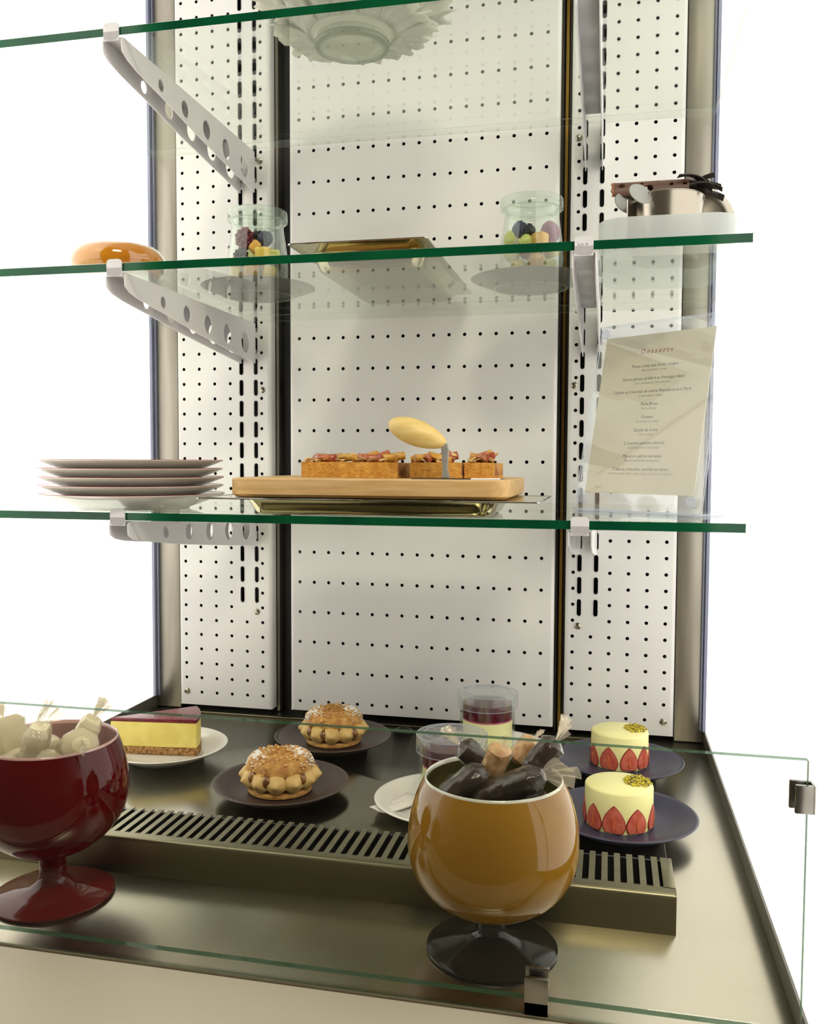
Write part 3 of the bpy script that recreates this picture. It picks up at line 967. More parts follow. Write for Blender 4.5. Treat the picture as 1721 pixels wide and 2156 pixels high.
# ---- cream puff rings
def paris_brest(label, x, y, seed):
    rnd = random.Random(seed)
    t = thing('cream_puff_ring', label, 'pastry', (x, y, ZF), rnd.uniform(0, 1), 'cream puff rings')
    b = B()
    b.lathe([(0, 0), (0.034, 0), (0.0375, 0.002), (0.0380, 0.005), (0.0360, 0.008), (0, 0.009)], 48, wob=lambda a, z: 1 + 0.03 * noise.noise(Vector((math.cos(a) * 3, math.sin(a) * 3, z * 90 + seed))))
    b.done('choux_base', 'choux', t)
    n = 12
    for i in range(n):
        a = 2 * math.pi * i / n
        M_ = Matrix.Rotation(a, 3, 'Z')
        b = B()
        rings = []
        L_ = 0.022
        for k in range(11):
            s = k / 10
            rad = 0.0124 * math.sin(math.pi * min(1, (s * 0.92 + 0.04))) ** 0.55 * (1.0 if s < 0.62 else 1 - (s - 0.62) * 1.6)
            cxx = 0.0265 + s * L_
            czz = 0.0155 + 0.0035 * math.sin(s * 2.6) + (0.0045 * (s - 0.6) if s > 0.6 else 0)
            ring = []
            for q in range(14):
                g_ = 2 * math.pi * q / 14
                rr = rad * (1 + 0.05 * math.cos(g_ * 5 + s * 3))
                ring.append(M_ @ Vector((cxx, rr * math.cos(g_) * 0.98, czz + rr * math.sin(g_) * 0.90)))
            rings.append(ring)
        b.loft(rings, True, True)
        b.done('cream_swirl', 'cream', t, smooth=60)
    for i, k in enumerate((0, 2, 3, 5, 7, 8, 10)):
        a = 2 * math.pi * (k + 0.5) / 12
        q = rnd.uniform(0.75, 1.3)
        b = B().blob((0.0395 * math.cos(a), 0.0395 * math.sin(a), rnd.uniform(0.0190, 0.0240)), (0.0055 * q, 0.0055 * q, 0.0072), 2, 0.35, 2, seed + i)
        b.done('praline_drop', 'praline', t, smooth=60)
    b = B()
    pr = []
    for k in range(15):
        a = math.pi * k / 14
        pr.append((0.0250 + 0.0150 * math.cos(a) * (1 if k < 7 else 1), 0.0245 + 0.0200 * math.sin(a)))
    pr = [(0.0375, 0.0265), (0.0392, 0.0285), (0.0390, 0.0325), (0.0365, 0.0380), (0.0320, 0.0425), (0.0255, 0.0445), (0.0180, 0.0425), (0.0120, 0.0395), (0.0070, 0.0375), (0, 0.0370)]
    b.lathe(pr, 64, wob=lambda a, z: 1 + 0.11 * noise.noise(Vector((math.cos(a) * 3.5, math.sin(a) * 3.5, z * 120 + seed))))
    b.lathe([(0.0375, 0.0265), (0.020, 0.0255), (0, 0.0255)], 64)
    o = b.done('choux_top', 'choux', t, smooth=50)
    for nm, m, cnt, rz in (('nut_crumbs', 'nut', 380, 1.0), ('sugar_dust', 'sugar', 800, 0.6)):
        b = B()
        for k in range(cnt):
            rr = rnd.uniform(0.001, 0.0395)
            aa = rnd.uniform(0, 6.28) if nm == 'nut_crumbs' else (rnd.gauss(0.5, 0.42) if rnd.random() < 0.55 else rnd.gauss(3.5, 0.42)) - t.rotation_euler.z
            if nm == 'nut_crumbs' and rnd.random() < 0.5:
                rr = rnd.uniform(0.001, 0.022)
            if nm == 'sugar_dust':
                rr = rnd.uniform(0.017, 0.0392)
            zz = 0.0373
            for (r0, z0), (r1, z1) in zip(pr, pr[1:]):
                if r1 <= rr <= r0:
                    zz = z1 + (z0 - z1) * (rr - r1) / (r0 - r1)
            sz = rnd.uniform(0.0010, 0.0022) * (1 if nm == 'nut_crumbs' else 0.62)
            b.blob((rr * math.cos(aa), rr * math.sin(aa), zz + 0.0004), (sz * 1.2, sz, sz * rz), 1, 0.4, 2, k + seed, Matrix.Rotation(rnd.uniform(0, 3), 3, 'Z'))
        stuff(b.done(nm, m, t, smooth=20))
    return t


paris_brest('cream puff ring with nuts on the front brown plate', 0.0910, -0.3320, 3)
paris_brest('cream puff ring with nuts on the rear brown plate', 0.0970, -0.1420, 8)

# ---- cheesecake slice
ck = thing('cheesecake_slice', 'wedge of yellow cheesecake with red berry top on white plate', 'cake', (-0.1720, -0.2590, ZF))


def wedge(z0, z1, L_, a0, a1, inset=0.0):
    n = 10
    A0, A1 = math.radians(a0), math.radians(a1)
    base = [Vector((inset * 1.6 * math.cos((A0 + A1) / 2), inset * 1.6 * math.sin((A0 + A1) / 2), 0))]
    for k in range(n + 1):
        a = A0 + (A1 - A0) * k / n
        base.append(Vector(((L_ - inset) * math.cos(a), (L_ - inset) * math.sin(a), 0)))
    return [[p + Vector((0, 0, z0)) for p in base], [p + Vector((0, 0, z1)) for p in base]]


B().loft(wedge(0, 0.0105, 0.116, 7, 43), True, True).done('biscuit_base', 'biscuit', ck, bevel=0.0012)
B().loft(wedge(0.0106, 0.0430, 0.1155, 7.2, 42.8), True, True).done('cream_layer', 'cheese', ck, bevel=0.0008)
B().loft(wedge(0.0430, 0.0480, 0.1158, 7.0, 43.0), True, True).done('berry_top', 'berrytop', ck, bevel=0.0012)


# ---- panna cotta pots
def panna(label, x, y):
    t = thing('panna_cotta_pot', label, 'dessert pot', (x, y, ZF), 0, 'panna cotta pots')
    B().lathe([(0, 0), (0.0352, 0), (0.0362, 0.0015), (0.0368, 0.078), (0.0360, 0.0785), (0.0350, 0.078), (0.0342, 0.006), (0.033, 0.005), (0, 0.005)], 56).done('glass_pot', 'jar', t)
    B().lathe([(0, 0.0055), (0.0290, 0.0055), (0.0325, 0.010), (0.0325, 0.0475), (0, 0.0475)], 48).done('panna_cotta', 'panna', t)
    B().lathe([(0, 0.0476), (0.0325, 0.0476), (0.0325, 0.0496), (0, 0.0496)], 48).done('pink_layer', 'coulispink', t)
    B().lathe([(0, 0.0497), (0.0326, 0.0497), (0.0326, 0.0690), (0.029, 0.0695), (0, 0.0690)], 48).done('berry_layer', 'coulis', t)
    b = B()
    b.lathe([(0.0394, 0.0640), (0.0398, 0.0640), (0.0398, 0.0815), (0.0392, 0.0830), (0.030, 0.0838), (0.029, 0.0828), (0.020, 0.0830), (0.019, 0.0838), (0, 0.0838)], 56)
    b.lathe([(0.0390, 0.0640), (0.0390, 0.0815), (0, 0.0822)], 56)
    b.done('lid', 'acrylic', t, smooth=35)
    b = B()
    for r_, z_ in ((0.0394, 0.0642), (0.0395, 0.0822), (0.0298, 0.0838)):
        b.tube([(r_ * math.cos(a * 0.1309), r_ * math.sin(a * 0.1309), z_) for a in range(49)], 0.0005, 6)
    b.done('lid_edge', 'acrylicedge', t)
    return t


panna('panna cotta pot with berry layer and clear lid on the front white plate', 0.2950, -0.3370)
panna('panna cotta pot with berry layer and clear lid standing behind near the wall', 0.3095, -0.1450)

# folded paper sachet on the front panna cotta plate
b = B()
z0 = 0
for dx, dy, s_, rz in ((0, 0, 1.0, 0), (0.006, 0.004, 0.62, 0)):
    h0 = 0.0010 if s_ == 1 else 0.0026
    rings = []
    for j in range(7):
        u_ = (j / 6 - 0.5)
        rings.append([Vector((dx + v_ * 0.028 * s_, dy + u_ * 0.062, h0 + 0.0020 * (2 * u_) ** 2 + 0.0008 * math.sin(v_ * 6 + u_ * 4))) for v_ in (-0.5, -0.25, 0, 0.25, 0.5)])
    b.loft(rings, close=False)
nk = b.done('paper_sachet', 'paperwhite', None, (0.2375, -0.3550, ZTR + 0.0098), -0.50)
so = nk.modifiers.new('solid', 'SOLIDIFY')
so.thickness = 0.0006
tag(nk, 'folded white paper sachet leaning on the front panna cotta plate', 'paper sachet')

# small rubber plug at the back of the deck
pk = thing('drain_plug', 'small black rubber plug lying at the back of the steel deck', 'plug', (0.1755, -0.0560, ZTR))
B().lathe([(0, 0), (0.0135, 0), (0.014, 0.0015), (0.0135, 0.004), (0.0115, 0.005), (0, 0.0045)], 32).done('cap', 'rubber', pk)
B().tube([(0.006 * math.cos(a * 0.5236), 0.006 * math.sin(a * 0.5236), 0.0052) for a in range(13)], 0.0012, 6).done('pull_ring', 'rubber', pk)
#PART3
# ================================================================== LOWEST SHELF
Z3 = SZ[3] + 0.0002
Z2 = SZ[2] + 0.0002
Z1 = SZ[1] + 0.0002

# ---- stack of plates
RS = 0.1100
pm = None
names = ['bottom plate of the white stack, standing on the lowest glass shelf', 'second plate from the bottom of the white stack', 'middle plate of the stack of five white plates',
         'second plate from the top of the white stack', 'top plate of the stack of five white plates']
base_plate = None
for i in range(5):
    x, y, z = -0.1120 + (0.0015, -0.0008, 0.0010, -0.0012, -0.0005)[i], -0.3000 + (0, 0.001, -0.001, 0.0005, 0)[i], Z3 + i * 0.0102
    if base_plate is None:
        t = thing('stacked_plate', names[i], 'plate', (x, y, z), 0, 'stack of white plates')
        B().lathe([(0, 0.0020), (0.060, 0.0020), (0.061, 0.0), (0.066, 0.0), (0.068, 0.0020), (0.075, 0.0040), (RS * 0.90, 0.0130), (RS * 0.985, 0.0165), (RS, 0.0176), (RS * 0.995, 0.0183), (RS * 0.98, 0.0182),
                   (RS * 0.93, 0.0168), (0.078, 0.0090), (0.070, 0.0062), (0, 0.0058)], 96).done('dish', 'white', t, smooth=50)
        B().lathe([(RS * 0.9965, 0.0181), (RS * 0.9985, 0.0184), (RS * 0.993, 0.0187), (RS * 0.975, 0.0181)], 96).done('red_rim', 'redrim', t, smooth=60)
        base_plate = t
    else:
        t = copy_tree(base_plate)
        t.location = (x, y, z)
        t['label'] = names[i]


# ---- steel trays
def steel_tray(label, x, y, z, rw, rh, bw_, bh_, dep):
    t = thing('steel_tray', label, 'tray', (x, y, z), 0, 'shallow steel trays')
    iw, ih = bw_ + 0.020, bh_ + 0.020
    tk = 0.0009
    b = B()
    o_ = [rrect(rw, rh, 0.004, dep), rrect(iw + 0.004, ih + 0.004, 0.022, dep - 0.0003), rrect(iw - 0.001, ih - 0.001, 0.021, dep - 0.003),
          rrect(iw - 0.010, ih - 0.010, 0.020, dep * 0.35), rrect(iw - 0.014, ih - 0.014, 0.019, dep * 0.12), rrect(bw_, bh_, 0.016, 0.0)]
    i_ = [rrect(rw, rh, 0.004, dep + tk), rrect(iw + 0.002, ih + 0.002, 0.021, dep + tk), rrect(iw - 0.003, ih - 0.003, 0.020, dep - 0.002),
          rrect(iw - 0.012, ih - 0.012, 0.019, dep * 0.36), rrect(iw - 0.017, ih - 0.017, 0.018, dep * 0.14), rrect(bw_ - 0.003, bh_ - 0.003, 0.015, tk)]
    b.loft(list(reversed(o_)) + i_, True, True)
    b.done('pan', 'tray', t, smooth=35)
    # rolled bright edge of the rim
    pts = rrect(rw, rh, 0.004, dep + tk / 2)
    B().tube(pts + [pts[0]], 0.0009, 6, False).done('rim_edge', 'chrome', t)
    return t


steel_tray('shallow steel tray under the bamboo cutting board', 0.2050, -0.3070, Z3, 0.376, 0.176, 0.262, 0.118, 0.0168)
steel_tray('empty shallow steel tray on the middle glass shelf between the jars', 0.1860, -0.1810, Z2, 0.158, 0.330, 0.118, 0.225, 0.0200)

# ---- bamboo board
bd = thing('cutting_board', 'thick bamboo cutting board lying on the steel tray', 'cutting board', (0.1990, -0.2650, Z3 + 0.0182))
BT = Z3 + 0.0182 + 0.0212
B().loft([rrect(0.310, 0.192, 0.018, 0), rrect(0.318, 0.200, 0.021, 0.003), rrect(0.318, 0.200, 0.021, 0.0195), rrect(0.315, 0.197, 0.0195, 0.0212)], True, True).done('board', 'wood', bd, smooth=35)


# ---- tart slices
def tart(label, x, y, wx, wy, rz, seed, tops):
    rnd = random.Random(seed)
    t = thing('fruit_tart_slice', label, 'tart', (x, y, BT + 0.0002), rz, 'fruit tart slices')
    H = 0.0180
    b = B()
    b.box((0, 0, 0.0015), (wx, wy, 0.003))
    n = 16
    rows_f = []
    rows_b = []
    for k in range(n + 1):
        u_ = (k / n - 0.5) * wx
        zt = H + 0.0012 * noise.noise(Vector((u_ * 120, seed, 0)))
        yo = 0.0006 * noise.noise(Vector((u_ * 90, seed, 5)))
        rows_f.append([(u_, -wy / 2 + yo + 0.0004, 0), (u_, -wy / 2 + yo - 0.0002, H * 0.5), (u_, -wy / 2 + yo - 0.0008, zt), (u_, -wy / 2 + 0.0045, zt - 0.0003), (u_, -wy / 2 + 0.005, 0.003)])
    b.loft(rows_f, True, True, close=True)
    b.done('crust', 'crust', t, smooth=40)
    b = B()
    ng = 12
    rings = []
    for j in range(ng + 1):
        v_ = -wy / 2 + 0.004 + (wy - 0.004) * j / ng
        rings.append([Vector(((i / ng - 0.5) * wx * 0.985, v_, H - 0.001 + 0.0022 * noise.noise(Vector((i * 0.9, j * 0.9, seed))))) for i in range(ng + 1)])
    b.loft(rings, close=False)
    for j in (0, ng):
        b.loft([rings[j], [Vector((p.x, p.y, 0.003)) for p in rings[j]]], close=False)
    for i in (0, ng):
        b.loft([[r_[i] for r_ in rings], [Vector((r_[i].x, r_[i].y, 0.003)) for r_ in rings]], close=False)
    b.done('filling', 'frangi', t, smooth=50)
    for i in range(tops):
        px, py = rnd.uniform(-0.36, 0.36) * wx, rnd.uniform(-0.30, 0.40) * wy
        ang, tl = rnd.uniform(0, 3.1), rnd.uniform(-0.25, 0.35)
        L_, W_ = rnd.uniform(0.026, 0.036), rnd.uniform(0.014, 0.019)
        M_ = Matrix.Rotation(ang, 3, 'Z') @ Matrix.Rotation(tl, 3, 'Y')
        b = B()
        rr = []
        for k in range(9):
            s = k / 8
            wd = W_ * math.sin(math.pi * min(0.96, max(0.04, s))) ** 0.6
            bend = 0.0045 * math.sin(math.pi * s)
            ring = []
            for q in range(8):
                g_ = 2 * math.pi * q / 8
                ring.append(Vector((px, py, H + 0.0050)) + M_ @ Vector(((s - 0.5) * L_, bend + wd * 0.5 * math.cos(g_), 0.0048 * math.sin(g_))))
            rr.append(ring)
        b.loft(rr, True, True)
        if i % 2:
            b.done('peach_slice', 'peach', t, smooth=50)
        else:
            b.done('plum_slice', 'plum', t, smooth=50)
    for i in range(14):
        px, py = rnd.uniform(-0.46, 0.46) * wx, rnd.choice((rnd.uniform(-0.48, -0.25), rnd.uniform(-0.4, 0.4))) * wy
        M_ = Matrix.Rotation(rnd.uniform(0, 6.28), 3, 'Z') @ Matrix.Rotation(rnd.uniform(-0.6, 0.6), 3, 'X') @ Matrix.Rotation(rnd.uniform(-0.5, 0.5), 3, 'Y')
        c_ = Vector((px, py, H + rnd.uniform(0.0020, 0.0100) if py > -0.25 * wy else H + rnd.uniform(0.0015, 0.0035)))
        a_ = [c_ + M_ @ Vector((0.0052 * math.cos(k * 0.5236) * (1.15 if math.cos(k * 0.5236) > 0 else 0.9), 0.0030 * math.sin(k * 0.5236), 0.0003)) for k in range(12)]
        b_ = [c_ + M_ @ Vector((0.0052 * math.cos(k * 0.5236) * (1.15 if math.cos(k * 0.5236) > 0 else 0.9), 0.0030 * math.sin(k * 0.5236), -0.0003)) for k in range(12)]
        B().loft([a_, b_], True, True).done('almond_flake', 'almond', t, smooth=0)
    return t


tart('fruit tart slice with almond flakes at the left end of the bamboo board', 0.1270, -0.2560, 0.0500, 0.066, 0.03, 21, 6)
tart('fruit tart slice with plump peach pieces, second from the left on the board', 0.1925, -0.2800, 0.0690, 0.070, -0.02, 34, 11)
tart('fruit tart slice right behind the chrome server neck', 0.2675, -0.2760, 0.0580, 0.068, 0.05, 47, 7)
tart('fruit tart slice at the right end of the bamboo board', 0.3180, -0.2600, 0.0340, 0.062, -0.06, 58, 5)

# ---- cake server
sv = thing('cake_server', 'chrome cake server with pale wooden handle standing on the bamboo board', 'cake server', (0.2870, -0.3400, BT + 0.0002))
bl_ = [(-0.036, -0.014), (0.030, -0.017), (0.060, -0.004), (0.064, 0.004), (0.058, 0.012), (0.030, 0.020), (-0.036, 0.014)]
B().loft([[(x, y, 0.0) for x, y in bl_], [(x, y, 0.0012) for x, y in bl_]], True, True).done('blade', 'chrome', sv, smooth=0)
B().loft([[(0.0045 * sx, 0.0022 * sy, 0.0012) for sx, sy in ((-1, -1), (1, -1), (1, 1), (-1, 1))], [(0.0030 * sx - 0.001, 0.0020 * sy, 0.012) for sx, sy in ((-1, -1), (1, -1), (1, 1), (-1, 1))],
          [(0.0040 * sx - 0.0012, 0.0030 * sy, 0.032) for sx, sy in ((-1, -1), (1, -1), (1, 1), (-1, 1))], [(0.0042 * sx - 0.0030, 0.0030 * sy, 0.0395) for sx, sy in ((-1, -1), (1, -1), (1, 1), (-1, 1))]],
         True, True).done('neck', 'neck', sv, bevel=0.0006)
hp0, hp1 = Vector((0.0010, 0, 0.0375)), Vector((-0.0655, 0, 0.0620))
dirh = (hp1 - hp0).normalized()
qh = dirh.to_track_quat('Z', 'Y').to_matrix()
Lh = (hp1 - hp0).length
prof = []
for k in range(21):
    s = k / 20
    prof.append((0.0150 * max(0.0, math.sin(math.pi * s)) ** 0.52 * (0.86 + 0.22 * s) if 0 < k < 20 else 0, s * Lh))
B().lathe(prof, 32, hp0, qh).done('handle', 'handle', sv, smooth=60)

# ---- acrylic menu holder
MY, MTILT, MW, MH = 0.6316, 0.2070, 0.1681, 0.2262
mh = thing('menu_holder', 'clear acrylic menu holder standing at the right end of the lowest shelf', 'menu holder', (0.4219, -0.1976, Z3), -MY)
Tm = Matrix.Translation((0, 0, 0.0028)) @ Matrix.Rotation(-MTILT, 4, 'X')     # panel plane: local x, z up, leaning back (+y)


def leaf(x0, x1, z0, z1, y, t):
    return [[Tm @ Vector((px, py, pz)) for px, pz in ((x0, z0), (x1, z0), (x1, z1), (x0, z1))] for py in (y, y + t)]


def face_split(o):
    for p in o.data.polygons:
        if p.area < 0.004:
            p.material_index = 1


for yy in (-0.0032, 0.0010):
    face_split(B().loft(leaf(0, MW, 0, MH, yy, 0.0026), True, True).done('leaf_panel', ['acrylic', 'acrylicedge'], mh, smooth=0))
b = B().b2((0, 0.0, 0.0), (MW, 0.052, 0.0028))
face_split(b.done('foot', ['acrylic', 'acrylicedge'], mh, smooth=0))
for px in (0.0105, MW - 0.0105):
    for pz in (0.012, MH - 0.0105):
        M4 = Tm @ Matrix.Translation((px, -0.0034, pz)) @ Matrix.Rotation(math.radians(90), 4, 'X')
        b = B()
        b.lathe([(0.0060, 0), (0.0060, 0.0018), (0.0042, 0.0022), (0.0036, 0.0014), (0, 0.0014)], 20)
        b.bm.transform(M4)
        b.done('stud', 'acrylicedge', mh)
# card with the printing
mc = thing('menu_card', 'cream dessert menu card with red heading inside the acrylic holder', 'menu', (0.4219, -0.1976, Z3), -MY)
CW0, CW1, CZ0, CZ1 = 0.0105, 0.1575, 0.0200, 0.2110
B().loft(leaf(CW0, CW1, CZ0, CZ1, -0.0003, 0.0006), True, True).done('card', 'paper', mc, smooth=0)


def text(body, size, zc, m, parent, space=1.0, shear=0.0):
    cu = bpy.data.curves.new('t', 'FONT')
    cu.body = body
    cu.size = size
    cu.align_x = 'CENTER'
    cu.align_y = 'CENTER'
    cu.space_character = space
    cu.shear = shear
    o = bpy.data.objects.new('t', cu)
    COL.objects.link(o)
    dg = bpy.context.evaluated_depsgraph_get()
    me = bpy.data.meshes.new_from_object(o.evaluated_get(dg))
    bpy.data.objects.remove(o)
    me.transform(Tm @ Matrix.Translation(((CW0 + CW1) / 2, -0.00042, zc)) @ Matrix.Rotation(math.radians(90), 4, 'X'))
    me.materials.clear()
    return link('text_line', me, m, parent, smooth=0)


text('Desserts', 0.0084, 0.1900, 'inkred', mc, 1.45, 0.18)
LINES = [('Panna cotta aux fruits rouges', 'Berry panna cotta'), ('Notre g\u00e2teau pr\u00e9f\u00e9r\u00e9 au fromage blanc', 'Our favourite cheesecake'),
         ('Cr\u00e8me au chocolat de notre Manufacture \u00e0 Paris', 'Chocolate cream'), ('Paris-Brest', 'Paris-Brest'), ('Fraisier', 'Strawberry cake'),
         ('Salade de fruits', 'Fruit salad'), ('Compote pomme-abricot', 'Apple/apricot compote'), ('Macaron p\u00eache-verveine', 'Peach-verbena macaroon'),
         ('Cake au chocolat, carotte et citron', 'Home-made cake: chocolate, carrot and lemon')]
zz = 0.1725
for a_, c_ in LINES:
    text(a_, 0.0053, zz, 'inkgrey', mc, 1.0, 0.10)
    text(c_, 0.0046, zz - 0.0052, 'inklight', mc, 1.0, 0.10)
    zz -= 0.01545

# ================================================================== MIDDLE SHELF
# ---- jars of fruit on grey plates
gp_ = []
for lb, x, y in (('grey plate under the left fruit jar on the middle glass shelf', -0.0040, -0.1570), ('grey plate under the right fruit jar on the middle glass shelf', 0.3590, -0.1420)):
    t = thing('jar_plate', lb, 'plate', (x, y, Z2), 0, 'grey plates under the jars')
    plate_mesh(0.0760, 0.0500, 0.0130).done('dish', 'greyplate', t, smooth=60)
    B().lathe([(0.0442, 0.0002), (0.0438, -0.0001), (0.0482, -0.0001), (0.0478, 0.0002)], 64).done('foot_ring', 'ring', t)
ZJ = Z2 + 0.0075


def jar(label, x, y, weck):
    t = thing('lidded_jar', label, 'jar', (x, y, ZJ), 0, 'lidded fruit jars')
    B().lathe([(0, 0), (0.0330, 0), (0.0365, 0.002), (0.0392, 0.010), (0.0405, 0.026), (0.0398, 0.044), (0.0372, 0.064), (0.0348, 0.080), (0.0345, 0.086), (0.0368, 0.0885), (0.0368, 0.0915),
               (0.0335, 0.0915), (0.0325, 0.086), (0.0328, 0.080), (0.0352, 0.064), (0.0378, 0.044), (0.0385, 0.026), (0.0372, 0.011), (0.0350, 0.0045), (0.031, 0.003), (0, 0.003)], 64).done('jar_body', 'jar', t, smooth=60)
    b = B()
    b.lathe([(0.0372, 0.0895), (0.0396, 0.0905), (0.0400, 0.0950), (0.0388, 0.0968), (0.0398, 0.0990), (0.0392, 0.1035), (0.0365, 0.1050), (0.0335, 0.1042), (0.0320, 0.1020), (0, 0.1020)], 64)
    b.lathe([(0.0372, 0.0920), (0.0322, 0.0918), (0.0308, 0.0860), (0.0290, 0.0845), (0, 0.0845)], 64)
    b.done('lid', 'jarlid', t, smooth=50)
    if weck:
        cu = bpy.data.curves.new('t', 'FONT')
        cu.body = 'WECK'
        cu.size = 0.0085
        cu.align_x = 'CENTER'
        cu.extrude = 0.0003
        o = bpy.data.objects.new('t', cu)
        COL.objects.link(o)
        me = bpy.data.meshes.new_from_object(o.evaluated_get(bpy.context.evaluated_depsgraph_get()))
        bpy.data.objects.remove(o)
        me.materials.clear()
        a_c = math.atan2(-1.3139 - y, 0.4620 - x)
        for v in me.vertices:
            r_ = 0.0402 - max(0, v.co.y) * 0.06 + v.co.z
            a_ = a_c + v.co.x / 0.040
            v.co = (r_ * math.cos(a_), r_ * math.sin(a_), 0.0400 + v.co.y)
        link('embossed_word', me, 'jarlid', t, smooth=0)
        pts = []
        for k in range(33):
            s = k / 32 * 2 * math.pi
            uu, vv = 0.0155 * math.sin(s) * (1 + 0.18 * math.cos(s)), 0.0430 + 0.0125 * math.cos(s)
            a_ = a_c + uu / 0.040
            r_ = 0.0398 if vv < 0.045 else 0.0398 - (vv - 0.045) * 0.13
            pts.append((r_ * math.cos(a_), r_ * math.sin(a_), vv))
        B().tube(pts, 0.00035, 5).done('embossed_outline', 'jarlid', t)
    return t


jar('tulip glass jar of fruit with raspberry on the left grey plate', -0.0045, -0.1570, False)
jar('tulip glass jar of fruit embossed WECK on the right grey plate', 0.3595, -0.1420, True)


def fruit(name, label, cat, group, m, p, r, seed, amp=0.12, cube=False):
    rnd = random.Random(seed)
    Rm = Matrix.Rotation(rnd.uniform(0, 6), 3, 'Z') @ Matrix.Rotation(rnd.uniform(-0.7, 0.7), 3, 'X')
    if name in ('raspberry', 'blackberry'):
        b = B()
        rr = r[0]
        for k in range(34):
            zf = 1 - 2 * (k + 0.5) / 34
            a = k * 2.39996
            q = math.sqrt(max(0, 1 - zf * zf))
            b.blob((rr * 0.78 * q * math.cos(a), rr * 0.78 * q * math.sin(a), rr * 0.95 * zf), (rr * 0.27,) * 3, 1)
        b.blob((0, 0, 0), (rr * 0.78, rr * 0.78, rr * 0.9), 1)
        o = b.done(name, m, None, p, smooth=60)
    elif cube:
        b = B()
        b.box((0, 0, 0), (r[0] * 1.7, r[1] * 1.6, r[2] * 1.6), Rm)
        o = b.done(name, m, None, p, bevel=r[0] * 0.30, seg=3, smooth=60)
    else:
        b = B()
        b.blob((0, 0, 0), r, 3, amp, 2, seed, Rm)
        if name == 'blueberry':
            b.lathe([(r[0] * 0.32, r[2] * 0.90), (r[0] * 0.36, r[2] * 1.06), (r[0] * 0.26, r[2] * 1.0), (0, r[2] * 0.93)], 10, (0, 0, 0), Rm)
        o = b.done(name, m, None, p, smooth=60)
    return tag(o, label, cat, group)


def fill(jx, jy, side, items):
    for i, (nm, lb, m, dx, dy, dz, r, cb) in enumerate(items):
        fruit(nm, lb, 'fruit', 'fruit in the %s jar' % side, m, (jx + dx, jy + dy, ZJ + 0.003 + dz * 1.13), tuple(q * 1.06 for q in (r if isinstance(r, tuple) else (r, r, r))), i * 7 + (1 if side == 'left' else 50), 0.12, cb)


LJ = 'in the left jar'
fill(-0.0045, -0.1570, 'left', [
    ('raspberry', 'dark red raspberry on top of the fruit in the left jar', 'rasp', -0.012, -0.016, 0.0560, 0.0125, False),
    ('blackberry', 'black berry below the raspberry at the front of the left jar', 'blackb', -0.013, -0.026, 0.0330, 0.0100, False),
    ('blueberry', 'blue-grey blueberry on top at the right in the left jar', 'blueb', 0.015, -0.010, 0.0560, 0.0095, False),
    ('blueberry', 'dark blueberry behind the raspberry in the left jar', 'blackb', 0.0005, 0.000, 0.0600, 0.0085, False),
    ('fruit_cube', 'yellow pineapple cube at the front right of the left jar', 'pineapple', 0.016, -0.022, 0.0360, 0.0105, True),
    ('fruit_cube', 'orange fruit piece in the middle of the left jar beside the raspberry', 'mango', 0.004, -0.020, 0.0450, (0.010, 0.007, 0.009), True),
    ('fruit_cube', 'pale melon piece at the right wall of the left jar', 'melon', 0.026, -0.010, 0.0360, 0.0090, True),
    ('fruit_cube', 'orange fruit piece at the left wall of the left jar', 'mango', -0.026, -0.008, 0.0300, 0.0098, True),
    ('fruit_cube', 'orange fruit chunk low at the front of the left jar', 'mango', 0.002, -0.026, 0.0170, 0.0100, True),
    ('fruit_cube', 'yellow fruit chunk low at the left of the left jar', 'pineapple', -0.022, -0.016, 0.0140, 0.0100, True),
    ('fruit_cube', 'yellow fruit chunk low at the right of the left jar', 'pineapple', 0.022, -0.014, 0.0150, 0.0100, True),
    ('fruit_cube', 'pale fruit chunk low at the back of the left jar', 'melon', 0.002, 0.016, 0.0150, 0.0135, True),
    ('fruit_cube', 'pale fruit chunk in the back middle of the left jar', 'melon', -0.010, 0.016, 0.0400, 0.0115, True),
    ('fruit_cube', 'orange fruit chunk at the back right of the left jar', 'mango', 0.014, 0.014, 0.0400, 0.0105, True),
    ('fruit_cube', 'fruit chunk in the core of the left jar', 'mango', 0.0, -0.004, 0.0280, 0.0100, True),
])
